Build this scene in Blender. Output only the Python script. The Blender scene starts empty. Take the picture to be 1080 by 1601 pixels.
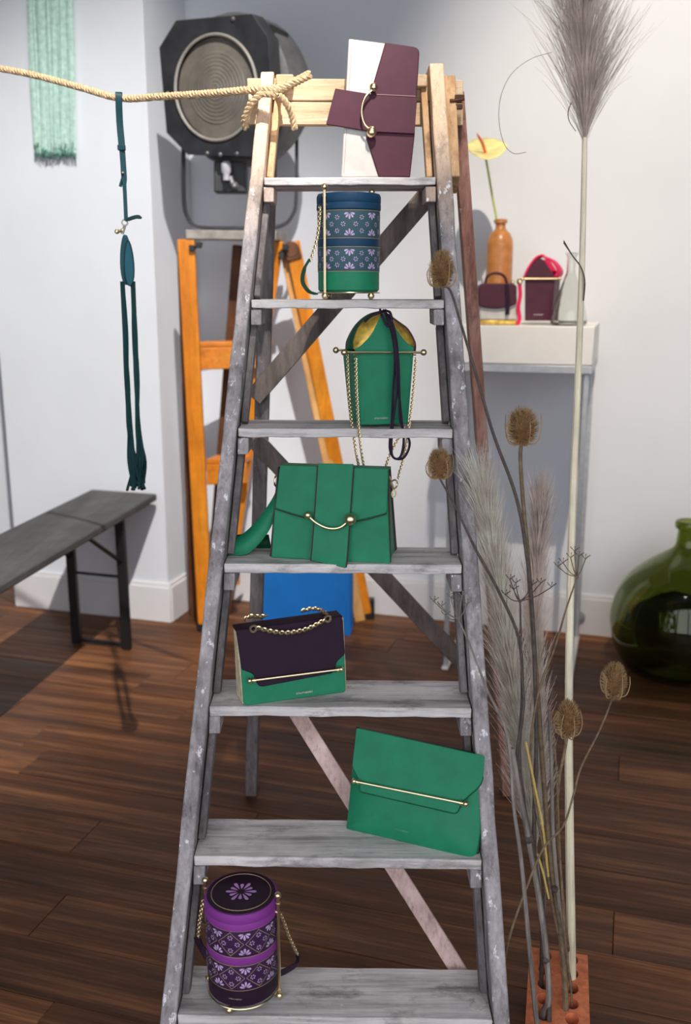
import bpy, bmesh, math, random
from mathutils import Vector as V, Matrix
random.seed(7)
sc = bpy.context.scene
COL = sc.collection
# ------------------------------------------------------------------ camera
TH = math.radians(13.2165); F = 1480.0; H = 1.394
cam = bpy.data.cameras.new('camera'); camo = bpy.data.objects.new('camera', cam); COL.objects.link(camo)
cam.sensor_fit = 'VERTICAL'; cam.sensor_height = 36; cam.sensor_width = 36
cam.lens = F / 1601 * 36
cam.clip_start = 0.05
camo.location = (0, 0, H); camo.rotation_euler = (math.pi/2 - TH, 0, 0)
cam.dof.use_dof = True; cam.dof.focus_distance = 1.75; cam.dof.aperture_fstop = 3.4
sc.camera = camo
# ------------------------------------------------------------------ world, lamps, exposure
w = bpy.data.worlds.new('world'); sc.world = w; w.use_nodes = True
bg = w.node_tree.nodes['Background']; bg.inputs[0].default_value = (0.92, 0.95, 1.04, 1); bg.inputs[1].default_value = 2.2
def spot(name, loc, aim, power, half, blend, col, r=0.03):
    l = bpy.data.lights.new(name, 'SPOT'); o = bpy.data.objects.new(name, l); COL.objects.link(o)
    o.location = loc; d = V(aim) - V(loc); o.rotation_euler = d.to_track_quat('-Z', 'Y').to_euler()
    l.energy = power; l.spot_size = math.radians(2*half); l.spot_blend = blend; l.color = col; l.shadow_soft_size = r
    return o
spot('track_spot_lamp', (.46, .13, 5.3), (1.16, 3.68, 1.70), 1090, 14.2, .85, (1, .88, .74))
spot('track_spot_lamp', (.45, -.7, 5.3), (-1.32, 3.9, .68), 1830, 16.2, .75, (1, .965, .93))
spot('track_spot_lamp', (.25, .0, 4.9), (.03, 2.1, 1.95), 250, 6.2, .6, (1, .90, .78))
sc.view_settings.view_transform = 'Standard'; sc.view_settings.look = 'None'
sc.view_settings.exposure = 0.0; sc.view_settings.gamma = 1; sc.view_settings.use_curve_mapping = False
sc.cycles.max_bounces = 8; sc.cycles.use_denoising = True
sc.cycles.sample_clamp_indirect = 4; sc.cycles.caustics_reflective = False; sc.cycles.caustics_refractive = False

# ------------------------------------------------------------------ helpers: rays
CT, ST = math.cos(TH), math.sin(TH)
def ray(px, py):
    a = (px-540)/F; b = (py-800.5)/F
    return V((a, CT - b*ST, -ST - b*CT))
O = V((0, 0, H))
def at(px, py, Y): d = ray(px, py); return O + d*(Y/d.y)
def onz(px, py, z): d = ray(px, py); return O + d*((z-H)/d.z)
def onpl(px, py, P0, N): d = ray(px, py); return O + d*((P0-O).dot(N)/d.dot(N))
class Pl:
    """a tilted plane: a bag standing on a tread, described by its bottom edge and its lean"""
    def __init__(s, L, R, lean):
        s.L = L; s.x = (R-L); s.x.z = 0; s.x.normalize()
        back = V((-s.x.y, s.x.x, 0))
        s.y = (V((0, 0, 1))*math.cos(math.radians(lean)) + back*math.sin(math.radians(lean))).normalized()
        s.n = s.x.cross(s.y).normalized()          # towards the viewer
    def p(s, px, py, off=0.0): return onpl(px, py, s.L + s.n*off, s.n)
    def uv(s, u, v, off=0.0): return s.L + s.x*u + s.y*v + s.n*off
    def to(s, P): q = P - s.L; return q.dot(s.x), q.dot(s.y)

def lin(c): return tuple(((x/255)/12.92 if x/255 <= .04045 else ((x/255+.055)/1.055)**2.4) for x in c)
# ------------------------------------------------------------------ helpers: meshes
class MB:
    def __init__(s): s.v = []; s.f = []
    def add(s, vs, fs):
        b = len(s.v); s.v += [V(x) for x in vs]; s.f += [[i+b for i in f] for f in fs]; return s
    def hexa(s, a, b):          # a: 4 points, b: 4 matching points
        return s.add(list(a)+list(b), [[3,2,1,0],[4,5,6,7],[0,1,5,4],[1,2,6,5],[2,3,7,6],[3,0,4,7]])
    def box(s, c, d, X=V((1,0,0)), Y=V((0,1,0)), Z=V((0,0,1))):
        c = V(c); X = X*d[0]/2; Y = Y*d[1]/2; Z = Z*d[2]/2
        return s.hexa([c-X-Y-Z, c+X-Y-Z, c+X+Y-Z, c-X+Y-Z], [c-X-Y+Z, c+X-Y+Z, c+X+Y+Z, c-X+Y+Z])
    def beam(s, p, q, wd, tk, up=V((0,-1,0))):   # wd across, tk along 'up'
        p = V(p); q = V(q); a = (q-p).normalized(); u = (up - a*up.dot(a)).normalized(); r = a.cross(u)
        W = r*wd/2; T = u*tk/2
        return s.hexa([p-W-T, p+W-T, p+W+T, p-W+T], [q-W-T, q+W-T, q+W+T, q-W+T])
    def prism(s, pts, d):       # planar outline + thickness vector
        n = len(pts); pts = [V(p) for p in pts]
        return s.add(pts+[p+d for p in pts], [list(range(n)), list(range(2*n-1, n-1, -1))] + [[(i+1)%n, i, n+i, n+(i+1)%n] for i in range(n)])
    def tube(s, path, r, n=8, cap=True, flat=1.0):
        path = [V(p) for p in path]; m = len(path)
        rs = r if isinstance(r, (list, tuple)) else [r]*m
        t0 = (path[1]-path[0]).normalized(); u = t0.orthogonal().normalized(); vs = []
        for i in range(m):
            t = (path[min(i+1, m-1)] - path[max(i-1, 0)]).normalized()
            u = (u - t*u.dot(t)).normalized(); b = t.cross(u)
            for k in range(n):
                a = 2*math.pi*k/n; vs.append(path[i] + (u*math.cos(a) + b*math.sin(a)*flat)*rs[i])
        fs = [[i*n+k, i*n+(k+1)%n, (i+1)*n+(k+1)%n, (i+1)*n+k] for i in range(m-1) for k in range(n)]
        if cap: fs += [list(range(n-1, -1, -1)), list(range((m-1)*n, m*n))]
        return s.add(vs, fs)
    def ball(s, c, r, n=12, sc_=(1,1,1)):
        c = V(c); m = n//2
        prof = [(math.sin(math.pi*i/m), -math.cos(math.pi*i/m)) for i in range(m+1)]
        vs = [c + V((r*sc_[0]*a*math.cos(2*math.pi*k/n), r*sc_[1]*a*math.sin(2*math.pi*k/n), r*sc_[2]*z)) for a, z in prof for k in range(n)]
        return s.add(vs, [[i*n+k, i*n+(k+1)%n, (i+1)*n+(k+1)%n, (i+1)*n+k] for i in range(m) for k in range(n)])
    def lathe(s, prof, c, n=32, X=V((1,0,0)), Y=V((0,1,0)), Z=V((0,0,1)), cap0=True, cap1=True):
        c = V(c); m = len(prof)
        vs = [c + (X*math.cos(2*math.pi*k/n) + Y*math.sin(2*math.pi*k/n))*r + Z*z for r, z in prof for k in range(n)]
        fs = [[i*n+k, i*n+(k+1)%n, (i+1)*n+(k+1)%n, (i+1)*n+k] for i in range(m-1) for k in range(n)]
        if cap0: fs.append(list(range(n-1, -1, -1)))
        if cap1: fs.append(list(range((m-1)*n, m*n)))
        return s.add(vs, fs)
    def torus(s, c, R, r, X, Y, n=14, m=6, sx=1.0):
        c = V(c); Z = X.cross(Y); vs = []
        for i in range(n):
            a = 2*math.pi*i/n; d = X*math.cos(a)*sx + Y*math.sin(a); dn = d.normalized()
            for k in range(m):
                b = 2*math.pi*k/m; vs.append(c + d*R + dn*r*math.cos(b) + Z*r*math.sin(b))
        return s.add(vs, [[i*m+k, ((i+1)%n)*m+k, ((i+1)%n)*m+(k+1)%m, i*m+(k+1)%m] for i in range(n) for k in range(m)])
    def chain(s, path, L, r):
        """interlocked wire links along a path"""
        pts = resample(path, L*.52)
        for i in range(len(pts)-1):
            c = (pts[i]+pts[i+1])/2; t = (pts[i+1]-pts[i]).normalized(); u = t.cross(V((.2, 1, .1))).normalized()
            w_ = t.cross(u); d = (u + w_*(.9 if i % 2 else -.9)).normalized()
            s.torus(c, L*.37, r, d, (t + u*.35).normalized(), 9, 5, .72)
        return s
    def ribbon(s, path, wd, side, tk=.0015):
        path = [V(p) for p in path]; m = len(path); vs = []
        for i in range(m):
            t = (path[min(i+1, m-1)] - path[max(i-1, 0)]).normalized()
            sd = side[i] if isinstance(side, list) else side
            sd = (sd - t*sd.dot(t)).normalized(); nn = t.cross(sd)*tk/2
            w_ = (wd[i] if isinstance(wd, list) else wd)/2
            p = path[i]; vs += [p-sd*w_-nn, p+sd*w_-nn, p+sd*w_+nn, p-sd*w_+nn]
        fs = [[i*4+k, i*4+(k+1)%4, (i+1)*4+(k+1)%4, (i+1)*4+k] for i in range(m-1) for k in range(4)]
        fs += [[3,2,1,0], [(m-1)*4+k for k in range(4)]]
        return s.add(vs, fs)
    def pillow(s, pts, n, thick, bulge, rim=.004):
        """soft leather panel: outline, normal, body thickness behind, bulge in front"""
        pts = [V(p) for p in pts]; c = sum(pts, V())/len(pts); N = len(pts); vs = []; fs = []
        prof = [(1, -thick), (1, -rim), (.992, -rim*.3), (.975, 0), (.9, bulge*.35), (.75, bulge*.7), (.5, bulge*.92), (.25, bulge), ]
        for k, o in prof:
            vs += [c + (p-c)*k + n*o for p in pts]
        for i in range(len(prof)-1):
            fs += [[i*N+j, i*N+(j+1)%N, (i+1)*N+(j+1)%N, (i+1)*N+j] for j in range(N)]
        fs.append([(len(prof)-1)*N+j for j in range(N)]); fs.append(list(range(N-1, -1, -1)))
        return s.add(vs, fs)
def resample(path, step):
    path = [V(p) for p in path]; out = [path[0].copy()]; acc = 0.0
    for a, b in zip(path, path[1:]):
        L = (b-a).length; t = step-acc
        while t <= L:
            out.append(a + (b-a)*(t/L)); t += step
        acc = L-(t-step)
    return out
def smooth(pts, k=8):
    pts = [V(p) for p in pts]; P = [pts[0]*2-pts[1]] + pts + [pts[-1]*2-pts[-2]]; out = []
    for i in range(1, len(P)-2):
        for j in range(k):
            t = j/k; a, b, c, d = P[i-1], P[i], P[i+1], P[i+2]
            out.append(.5*((2*b) + (c-a)*t + (2*a-5*b+4*c-d)*t*t + (3*b-a-3*c+d)*t**3))
    out.append(pts[-1]); return out
def rnd(pts, r, n=5):
    """round the corners of a 2D outline"""
    out = []; m = len(pts)
    for i in range(m):
        p = V((pts[i][0], pts[i][1])); a = V(pts[i-1][:2])-p; b = V(pts[(i+1) % m][:2])-p
        rr = pts[i][2] if len(pts[i]) > 2 else r
        rr = min(rr, a.length*.45, b.length*.45)
        if rr <= 0: out.append((p.x, p.y)); continue
        A = p + a.normalized()*rr; B = p + b.normalized()*rr
        for k in range(n+1):
            t = k/n; q = A*(1-t)**2 + p*2*t*(1-t) + B*t*t; out.append((q.x, q.y))
    return out
def densify(pts, step):
    out = []; m = len(pts)
    for i in range(m):
        a = V(pts[i]); b = V(pts[(i+1) % m]); k = max(1, int((b-a).length/step))
        out += [a + (b-a)*(j/k) for j in range(k)]
    return out
# ------------------------------------------------------------------ helpers: objects
def thing(name, label, cat, loc, group=None):
    o = bpy.data.objects.new(name, None); COL.objects.link(o); o.location = V(loc); o.empty_display_size = .05
    o['label'] = label; o['category'] = cat
    if group: o['group'] = group
    return o
def worldloc(o):
    p = V((0, 0, 0))
    while o is not None: p = p + o.location; o = o.parent
    return p
def part(name, mb, m, parent=None, bevel=0, label=None, kind=None, flat=False, seg=2, ang=34, origin=None):
    base = worldloc(parent) if parent else V((0, 0, 0))
    if not parent and origin is not None: base = V(origin)
    me = bpy.data.meshes.new(name); me.from_pydata([v-base for v in mb.v], [], mb.f); me.update()
    me.materials.append(m)
    if not flat:
        for p in me.polygons: p.use_smooth = True
        me.set_sharp_from_angle(angle=math.radians(ang))
    o = bpy.data.objects.new(name, me); COL.objects.link(o)
    if parent: o.parent = parent
    elif origin is not None: o.location = base
    if bevel:
        b = o.modifiers.new('bevel', 'BEVEL'); b.width = bevel; b.segments = seg; b.limit_method = 'ANGLE'; b.angle_limit = math.radians(35)
    if label: o['label'] = label
    if kind: o['kind'] = kind
    return o
def struct(name, mb, m, bevel=0): return part(name, mb, m, None, bevel, kind='structure')
# ------------------------------------------------------------------ helpers: materials
def newmat(name):
    m = bpy.data.materials.new(name); m.use_nodes = True
    nt = m.node_tree; return m, nt, nt.nodes['Principled BSDF']
def N(nt, t, **kw):
    n = nt.nodes.new(t)
    for k, v in kw.items():
        if k in n.inputs: n.inputs[k].default_value = v
        else: setattr(n, k, v)
    return n
def coords(nt, scale, rand=False, kind='Object'):
    tc = N(nt, 'ShaderNodeTexCoord'); mp = N(nt, 'ShaderNodeMapping'); mp.inputs['Scale'].default_value = scale
    nt.links.new(tc.outputs[kind], mp.inputs[0])
    if rand:
        oi = N(nt, 'ShaderNodeObjectInfo'); mu = N(nt, 'ShaderNodeMath', operation='MULTIPLY'); mu.inputs[1].default_value = 37.0
        nt.links.new(oi.outputs['Random'], mu.inputs[0]); nt.links.new(mu.outputs[0], mp.inputs['Location'])
    return mp
def noise(nt, mp, sc_, det=4, rough=.6):
    n = N(nt, 'ShaderNodeTexNoise'); n.inputs['Scale'].default_value = sc_; n.inputs['Detail'].default_value = det; n.inputs['Roughness'].default_value = rough
    if mp: nt.links.new(mp.outputs[0], n.inputs['Vector'])
    return n
def ramp(nt, src, stops):
    r = N(nt, 'ShaderNodeValToRGB'); e = r.color_ramp.elements
    while len(e) < len(stops): e.new(.5)
    for i, (p, c) in enumerate(stops):
        e[i].position = p; e[i].color = (*lin(c), 1) if isinstance(c, tuple) else (c, c, c, 1)
    nt.links.new(src, r.inputs[0]); return r
def mix(nt, fac, a, b, mode='MIX'):
    n = N(nt, 'ShaderNodeMix', data_type='RGBA', blend_type=mode)
    if isinstance(fac, (int, float)): n.inputs[0].default_value = fac
    else: nt.links.new(fac, n.inputs[0])
    for k, x in ((6, a), (7, b)):
        if isinstance(x, tuple): n.inputs[k].default_value = (*lin(x), 1)
        else: nt.links.new(x, n.inputs[k])
    return n.outputs[2]
def bump(nt, bs, h, st, dist=.002):
    b = N(nt, 'ShaderNodeBump'); b.inputs['Strength'].default_value = st; b.inputs['Distance'].default_value = dist
    nt.links.new(h, b.inputs['Height']); nt.links.new(b.outputs[0], bs.inputs['Normal'])
def plain(name, c, rough=.5, metal=0, var=.06, scale=40, bmp=0, spec=.5, coat=0, grain=300):
    m, nt, b = newmat(name)
    b.inputs['Roughness'].default_value = rough; b.inputs['Metallic'].default_value = metal; b.inputs['Specular IOR Level'].default_value = spec
    if coat: b.inputs['Coat Weight'].default_value = coat; b.inputs['Coat Roughness'].default_value = .15
    mp = coords(nt, (1, 1, 1)); n = noise(nt, mp, scale, 4)
    lo = tuple(max(0, x*(1-var)) for x in c); hi = tuple(min(255, x*(1+var)) for x in c)
    r = ramp(nt, n.outputs[0], [(.3, lo), (.7, hi)]); nt.links.new(r.outputs[0], b.inputs['Base Color'])
    if bmp: n2 = noise(nt, mp, grain, 3); bump(nt, b, n2.outputs[0], bmp, .001)
    return m
def leather(name, c, rough=.5, var=.05): return plain(name, c, rough, 0, var, 25, .18, .25, 0, 900)
def wood(name, dark, mid, light, axis, paint=None, rough=.75, gs=30, rand=False, spl=0.0, bm=.5, top=None):
    m, nt, b = newmat(name); b.inputs['Roughness'].default_value = rough; b.inputs['Specular IOR Level'].default_value = .3
    s = [1, 1, 1]; s[axis] = .07
    mp = coords(nt, tuple(s), rand); n = noise(nt, mp, gs, 8, .68)
    r = ramp(nt, n.outputs[0], [(.28, dark), (.5, mid), (.72, light)]); col = r.outputs[0]
    mp2 = coords(nt, (1, 1, 1), rand); n2 = noise(nt, mp2, 9, 5)
    if top:      # uppermost end: tan wood, with the warm light there put into its colour
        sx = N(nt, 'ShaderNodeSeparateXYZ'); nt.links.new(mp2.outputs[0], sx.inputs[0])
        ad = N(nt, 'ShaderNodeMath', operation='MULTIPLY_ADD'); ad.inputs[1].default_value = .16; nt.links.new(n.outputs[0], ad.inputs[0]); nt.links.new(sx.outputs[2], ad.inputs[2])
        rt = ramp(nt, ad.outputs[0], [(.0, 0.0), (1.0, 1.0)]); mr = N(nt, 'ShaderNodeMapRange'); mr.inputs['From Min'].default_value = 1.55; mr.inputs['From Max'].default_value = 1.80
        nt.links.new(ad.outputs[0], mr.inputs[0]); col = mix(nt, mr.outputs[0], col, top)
    s3 = [1, 1, 1]; s3[axis] = .05
    mp3 = coords(nt, tuple(s3), rand); n3 = noise(nt, mp3, 140, 5, .7)
    r3 = ramp(nt, n3.outputs[0], [(.30, .55), (.48, 1.0)]); col = mix(nt, .65, col, r3.outputs[0], 'MULTIPLY')
    r2 = ramp(nt, n2.outputs[0], [(.3, .74), (.7, 1.22)]); col = mix(nt, .8, col, r2.outputs[0], 'MULTIPLY')
    if spl:
        s4 = [1, 1, 1]; s4[axis] = .45
        mp4 = coords(nt, tuple(s4), rand); n4 = noise(nt, mp4, 62, 6, .72)
        r4 = ramp(nt, n4.outputs[0], [(.70-spl, 0.0), (.74-spl, 1.0)])
        col = mix(nt, r4.outputs[0], col, paint)
        n5 = noise(nt, mp4, 23, 6, .7); r5 = ramp(nt, n5.outputs[0], [(.54, 0.0), (.72, .75)])
        col = mix(nt, r5.outputs[0], col, tuple(int(x*.42) for x in mid))
    nt.links.new(col, b.inputs['Base Color']); bump(nt, b, n3.outputs[0], bm, .002)
    return m
GW = dict(dark=(128, 118, 114), mid=(222, 215, 210), light=(246, 240, 235), paint=(240, 238, 238), spl=.045)
M = {}
M['greyx'] = wood('weathered_grey_wood_across', axis=0, **GW)
M['greyz'] = wood('weathered_grey_wood_upright', (98, 91, 91), (166, 158, 158), (206, 198, 196), 2, (240, 238, 240), spl=.105, top=(232, 200, 168))  # top: tan brightened to carry the light on the upper end
M['greyd'] = wood('dark_grey_wood', (78, 72, 72), (122, 114, 113), (156, 148, 146), 2, (214, 212, 214), spl=.03)
M['tanx'] = wood('bare_tan_wood', (186, 150, 112), (218, 186, 146), (236, 210, 176), 0, (250, 248, 244), spl=.07)
M['tanz'] = wood('bare_tan_wood_upright', (170, 128, 90), (205, 165, 122), (228, 198, 160), 2, (248, 240, 228), spl=.05)
M['redz'] = wood('reddish_wood', (132, 88, 76), (180, 130, 114), (206, 172, 156), 2, (244, 234, 228), spl=.045)
M['pinkd'] = wood('pinkish_brace_wood', (160, 132, 126), (206, 176, 168), (226, 202, 194), 2, (238, 230, 230), spl=.015)
M['bracer'] = wood('dark_brace_wood', (82, 73, 68), (116, 105, 98), (150, 136, 126), 2, (200, 190, 182), spl=.0)
M['orange'] = wood('orange_varnished_wood', (196, 108, 26), (224, 134, 34), (238, 156, 52), 2, rough=.35, gs=18, bm=.1)
M['orangex'] = wood('orange_varnished_wood_across', (186, 104, 30), (216, 128, 38), (232, 150, 54), 0, rough=.35, gs=18, bm=.1)
M['orangep'] = wood('pale_orange_wood', (206, 148, 84), (226, 170, 104), (238, 188, 124), 2, rough=.5, gs=18, bm=.1)
M['brownz'] = wood('dark_brown_wood', (70, 42, 26), (100, 62, 38), (126, 82, 50), 2, rough=.5, gs=18, bm=.1)
M['gold'] = plain('pale_gold_metal', (240, 220, 176), .3, 1, .03, 30)
M['green'] = leather('emerald_leather', (34, 132, 94))
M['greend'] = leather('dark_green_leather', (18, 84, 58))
M['teal'] = leather('dark_teal_leather', (12, 54, 62))
M['tealcord'] = leather('black_teal_cord', (10, 42, 44), .6)
M['navy'] = leather('navy_blue_leather', (28, 66, 96))
M['plum'] = leather('burgundy_leather', (80, 38, 52))
M['plumd'] = leather('deep_plum_leather', (42, 20, 40), .6)
M['plumedge'] = leather('burgundy_edge', (74, 38, 46))
M['cord'] = leather('aubergine_cord', (44, 28, 46), .6)
M['white'] = leather('pearl_white_leather', (204, 200, 192), .45, .05)
M['cream'] = plain('cream_quilted_suede', (206, 192, 158), .8, 0, .12, 60, .4)
M['goldlin'] = plain('gold_lining', (226, 168, 74), .35, .35, .3, 50, .3)
M['purple'] = leather('violet_leather', (142, 62, 150))
M['plumblk'] = leather('blackish_plum_leather', (46, 26, 44))
M['lilac'] = plain('lilac_print', (208, 180, 220), .5)
M['tanline'] = plain('tan_print', (168, 144, 112), .5)
M['bandgrey'] = leather('grey_teal_print_ground', (62, 92, 100))
M['bandplum'] = leather('plum_print_ground', (64, 36, 72))
M['pink'] = plain('hot_pink_suede', (232, 30, 92), .6)
M['rope'] = plain('natural_hemp_rope', (204, 174, 134), .9, 0, .15, 160, .5)
M['black'] = plain('black_painted_metal', (24, 24, 25), .45)
M['lampbody'] = plain('black_lamp_enamel', (46, 46, 48), .5, 0, .2, 14)
M['lampgrey'] = plain('worn_grey_enamel', (96, 95, 94), .5, 0, .15, 18)
M['steel'] = plain('dull_steel', (150, 148, 146), .4, .8, .1)
M['plate'] = plain('dusty_grey_plate', (150, 142, 134), .6, .2, .15, 20)
M['bench'] = wood('dark_grey_bench_board', (62, 61, 60), (80, 79, 77), (98, 96, 94), 1, rough=.6, gs=10, bm=.1)
M['wall'] = plain('white_wall_paint', (226, 229, 233), .85, 0, .012, 2.5, .08, .3, 0, 120)
M['walld'] = plain('grey_blue_wall_paint', (96, 102, 112), .85, 0, .02, 2.5)
M['board'] = plain('white_baseboard_gloss', (230, 228, 227), .5, 0, .012, 3)
M['tablew'] = plain('white_table_panel', (240, 236, 230), .5, 0, .02, 5)
M['tablem'] = plain('brushed_table_frame', (188, 190, 192), .4, .5, .05)
M['blue'] = plain('bright_blue_paper', (0, 100, 176), .55, 0, .04, 6)
M['blued'] = plain('dark_blue_cord', (4, 60, 124), .6)
M['brick'] = plain('red_clay_brick', (244, 134, 92), .9, 0, .14, 60, .5, .3, 0, 260)
M['stone'] = plain('ochre_stoneware', (186, 124, 68), .32, 0, .1, 40, .05)
M['spathe'] = plain('pale_yellow_spathe', (240, 224, 146), .4, 0, .12, 18)
M['spadix'] = plain('coral_spadix', (232, 112, 80), .5)
M['stemg'] = plain('pale_green_stem', (190, 206, 112), .5)
M['pole'] = wood('pale_cane', (232, 216, 178), (248, 236, 204), (252, 244, 222), 2, rough=.5, gs=26, bm=.1)
M['stemgrey'] = wood('grey_dry_stem', (92, 84, 78), (138, 128, 120), (176, 166, 156), 2, rough=.8, gs=60, bm=.3)
M['stembrown'] = plain('brown_dry_stem', (122, 102, 78), .8, 0, .2, 80)
M['stemdark'] = plain('dark_dry_stem', (84, 74, 68), .8, 0, .2, 80)
M['straw'] = plain('yellow_straw', (206, 176, 98), .6)
M['teasel'] = plain('brown_teasel', (112, 80, 46), .9, 0, .25, 120)
M['spine'] = plain('tan_teasel_spines', (172, 140, 98), .8, 0, .1)
M['plume'] = plain('silvery_pampas', (248, 229, 217), .9, 0, .12, 30)
M['plume2'] = plain('grey_pampas', (226, 212, 202), .9, 0, .12, 30)
M['mint'] = plain('mint_green_fringe', (176, 206, 194), .55, 0, .10, 60)
M['mintd'] = plain('dark_mint_tips', (78, 128, 112), .6, 0, .2, 60)
M['socket'] = plain('grey_plastic', (150, 150, 150), .4)
M['goldtext'] = plain('gold_foil_lettering', (214, 206, 186), .35, .3)
M['embosstext'] = plain('pale_green_lettering', (66, 158, 122), .4)

def glass(name, col, rough=.02, dens=0):
    m, nt, b = newmat(name); b.inputs['Transmission Weight'].default_value = 1; b.inputs['Roughness'].default_value = rough
    b.inputs['IOR'].default_value = 1.47; b.inputs['Base Color'].default_value = (*lin(col), 1)
    return m
M['greenglass'] = glass('green_bottle_glass', (160, 172, 96))
M['clearglass'] = glass('clear_flask_glass', (244, 246, 242))
for k in ('plume', 'plume2'):     # thin plant fibres let half the light through
    nt = M[k].node_tree; b = nt.nodes['Principled BSDF']; tr = N(nt, 'ShaderNodeBsdfTranslucent'); ms = N(nt, 'ShaderNodeMixShader'); ms.inputs[0].default_value = .35
    nt.links.new(b.inputs['Base Color'].links[0].from_socket, tr.inputs[0]); nt.links.new(b.outputs[0], ms.inputs[1]); nt.links.new(tr.outputs[0], ms.inputs[2])
    nt.links.new(ms.outputs[0], nt.nodes['Material Output'].inputs[0]); b.inputs['Specular IOR Level'].default_value = .1
m, nt, b = newmat('fresnel_lens_glass'); M['lens'] = m
b.inputs['Roughness'].default_value = .22; b.inputs['Transmission Weight'].default_value = .25; b.inputs['Coat Weight'].default_value = .5
mp = coords(nt, (1, 1, 1)); n = noise(nt, mp, 7, 5); r = ramp(nt, n.outputs[0], [(.3, (112, 106, 98)), (.7, (156, 147, 134))]); nt.links.new(r.outputs[0], b.inputs['Base Color'])

# floor boards
m, nt, b = newmat('dark_oak_boards'); M['plank'] = m
mp = coords(nt, (.07, 1, 1), True); n = noise(nt, mp, 26, 8, .7)
r = ramp(nt, n.outputs[0], [(.25, (60, 35, 22)), (.5, (108, 68, 42)), (.75, (172, 116, 72))])
mp2 = coords(nt, (.35, 1, 1), True); n2 = noise(nt, mp2, 5, 5, .6); r2 = ramp(nt, n2.outputs[0], [(.3, .55), (.7, 1.35)])
c = mix(nt, .8, r.outputs[0], r2.outputs[0], 'MULTIPLY')
mp3 = coords(nt, (.03, 1, 1), True); n3 = noise(nt, mp3, 120, 4, .7); r3 = ramp(nt, n3.outputs[0], [(.3, .5), (.5, 1.0), (.75, 1.25)])
c = mix(nt, .8, c, r3.outputs[0], 'MULTIPLY')
oi = N(nt, 'ShaderNodeObjectInfo'); r4 = ramp(nt, oi.outputs['Random'], [(0, .72), (1, 1.25)]); c = mix(nt, 1.0, c, r4.outputs[0], 'MULTIPLY')
nt.links.new(c, b.inputs['Base Color']); b.inputs['Specular IOR Level'].default_value = .28
r5 = ramp(nt, n2.outputs[0], [(.3, .42), (.7, .62)]); nt.links.new(r5.outputs[0], b.inputs['Roughness'])
bump(nt, b, n3.outputs[0], .35, .002)
M['subfloor'] = plain('dark_floor_joint', (22, 16, 13), .9)

# ------------------------------------------------------------------ the setting
WT = V((.9578, -.2873, 0)); WN = V((-.2873, -.9578, 0)); UP = V((0, 0, 1)); W0 = V((1.04, 3.71, 0))
def Wp(s, p, z): return W0 + WT*s + WN*p + UP*z
def wbox(mb, s0, s1, p0, p1, z0, z1):
    return mb.hexa([Wp(s0, p1, z0), Wp(s1, p1, z0), Wp(s1, p0, z0), Wp(s0, p0, z0)], [Wp(s0, p1, z1), Wp(s1, p1, z1), Wp(s1, p0, z1), Wp(s0, p0, z1)])
RH = 5.8
floor = struct('floor', MB().box((0, 1.0, -.035), (8.4, 8.6, .04)), M['subfloor'])
struct('wall_back', wbox(MB(), -5.2, 4.0, -.15, 0, -.02, RH), M['wall'])
struct('wall_left', wbox(MB(), -2.52, -1.768, .002, .363, -.01, RH), M['wall'], .004)          # the projecting pier
struct('wall_right', MB().box((3.35, .9, RH/2), (.15, 4.2, RH)), M['walld'])
struct('wall_side', MB().box((-3.5, 1.8, RH/2), (.15, 6, RH)), M['walld'])
struct('ceiling', MB().box((0, 1.0, RH+.06), (8.4, 8.6, .1)), M['walld'])
def board(name, s0, s1, p0):
    mb = MB(); wbox(mb, s0, s1, p0, p0+.016, 0, .155); wbox(mb, s0, s1, p0, p0+.009, .155, .172); return struct(name, mb, M['board'], .002)
board('baseboard_back', -1.76, 3.3, .001)
board('baseboard_rear', -4.2, -2.525, .001)
board('baseboard_left', -2.53, -1.755, .364)
mb = MB(); wbox(mb, -1.767, -1.752, .002, .364, 0, .155); wbox(mb, -1.767, -1.758, .002, .364, .155, .172); struct('baseboard_right', mb, M['board'], .002)
# shop front behind the viewer: posts and a lintel around the panes' openings
mb = MB()
FY = -.55
for x in (-3.0, -1.9, -.65, .65, 1.9, 3.0): mb.box((x, FY, 1.55), (.08 if abs(x) < 2.5 else .7, .12, 3.1))
mb.box((0, FY, .08), (6.8, .14, .16)); mb.box((0, FY, 3.9), (6.8, .16, 1.6))
struct('window_1', mb, M['walld'])
# floor boards, laid parallel to the back wall
PW = .155
rng = random.Random(3)
base_pl = None
fr = floor
for row in range(30):
    p = -.02 + row*PW; off = rng.uniform(0, 1.3)
    if p > 4.2: break
    k = 0; s = -4.3 - off
    while s < 1.7:
        L = 1.25 + .25*((row*7+k*3) % 4)/3
        c = Wp(s+L/2, p+PW/2, 0); s += L; k += 1
        if c.y < .95 or c.y > 4.9 or c.x < -2.6 or c.x > 2.5: continue
        if base_pl is None:
            mb = MB(); mb.box((0, 0, -.0075), (1, PW-.0012, .015))
            base_pl = part('plank', mb, M['plank'], None, .0015); o = base_pl
        else:
            o = base_pl.copy(); COL.objects.link(o)
        o.parent = fr; o.location = c; o.rotation_euler = (0, 0, math.atan2(WT.y, WT.x)); o.scale = (L-.0014, 1, 1)
        o.location.z = -.0008*((row*5+k) % 3)
part('socket_cover', MB().lathe([(.028, 0), (.028, .008), (.02, .012), (.0, .012)], Wp(-.075, .017, .075), 20, WT, UP, WN), M['socket'], None, kind='structure').name = 'trim_1'

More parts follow.
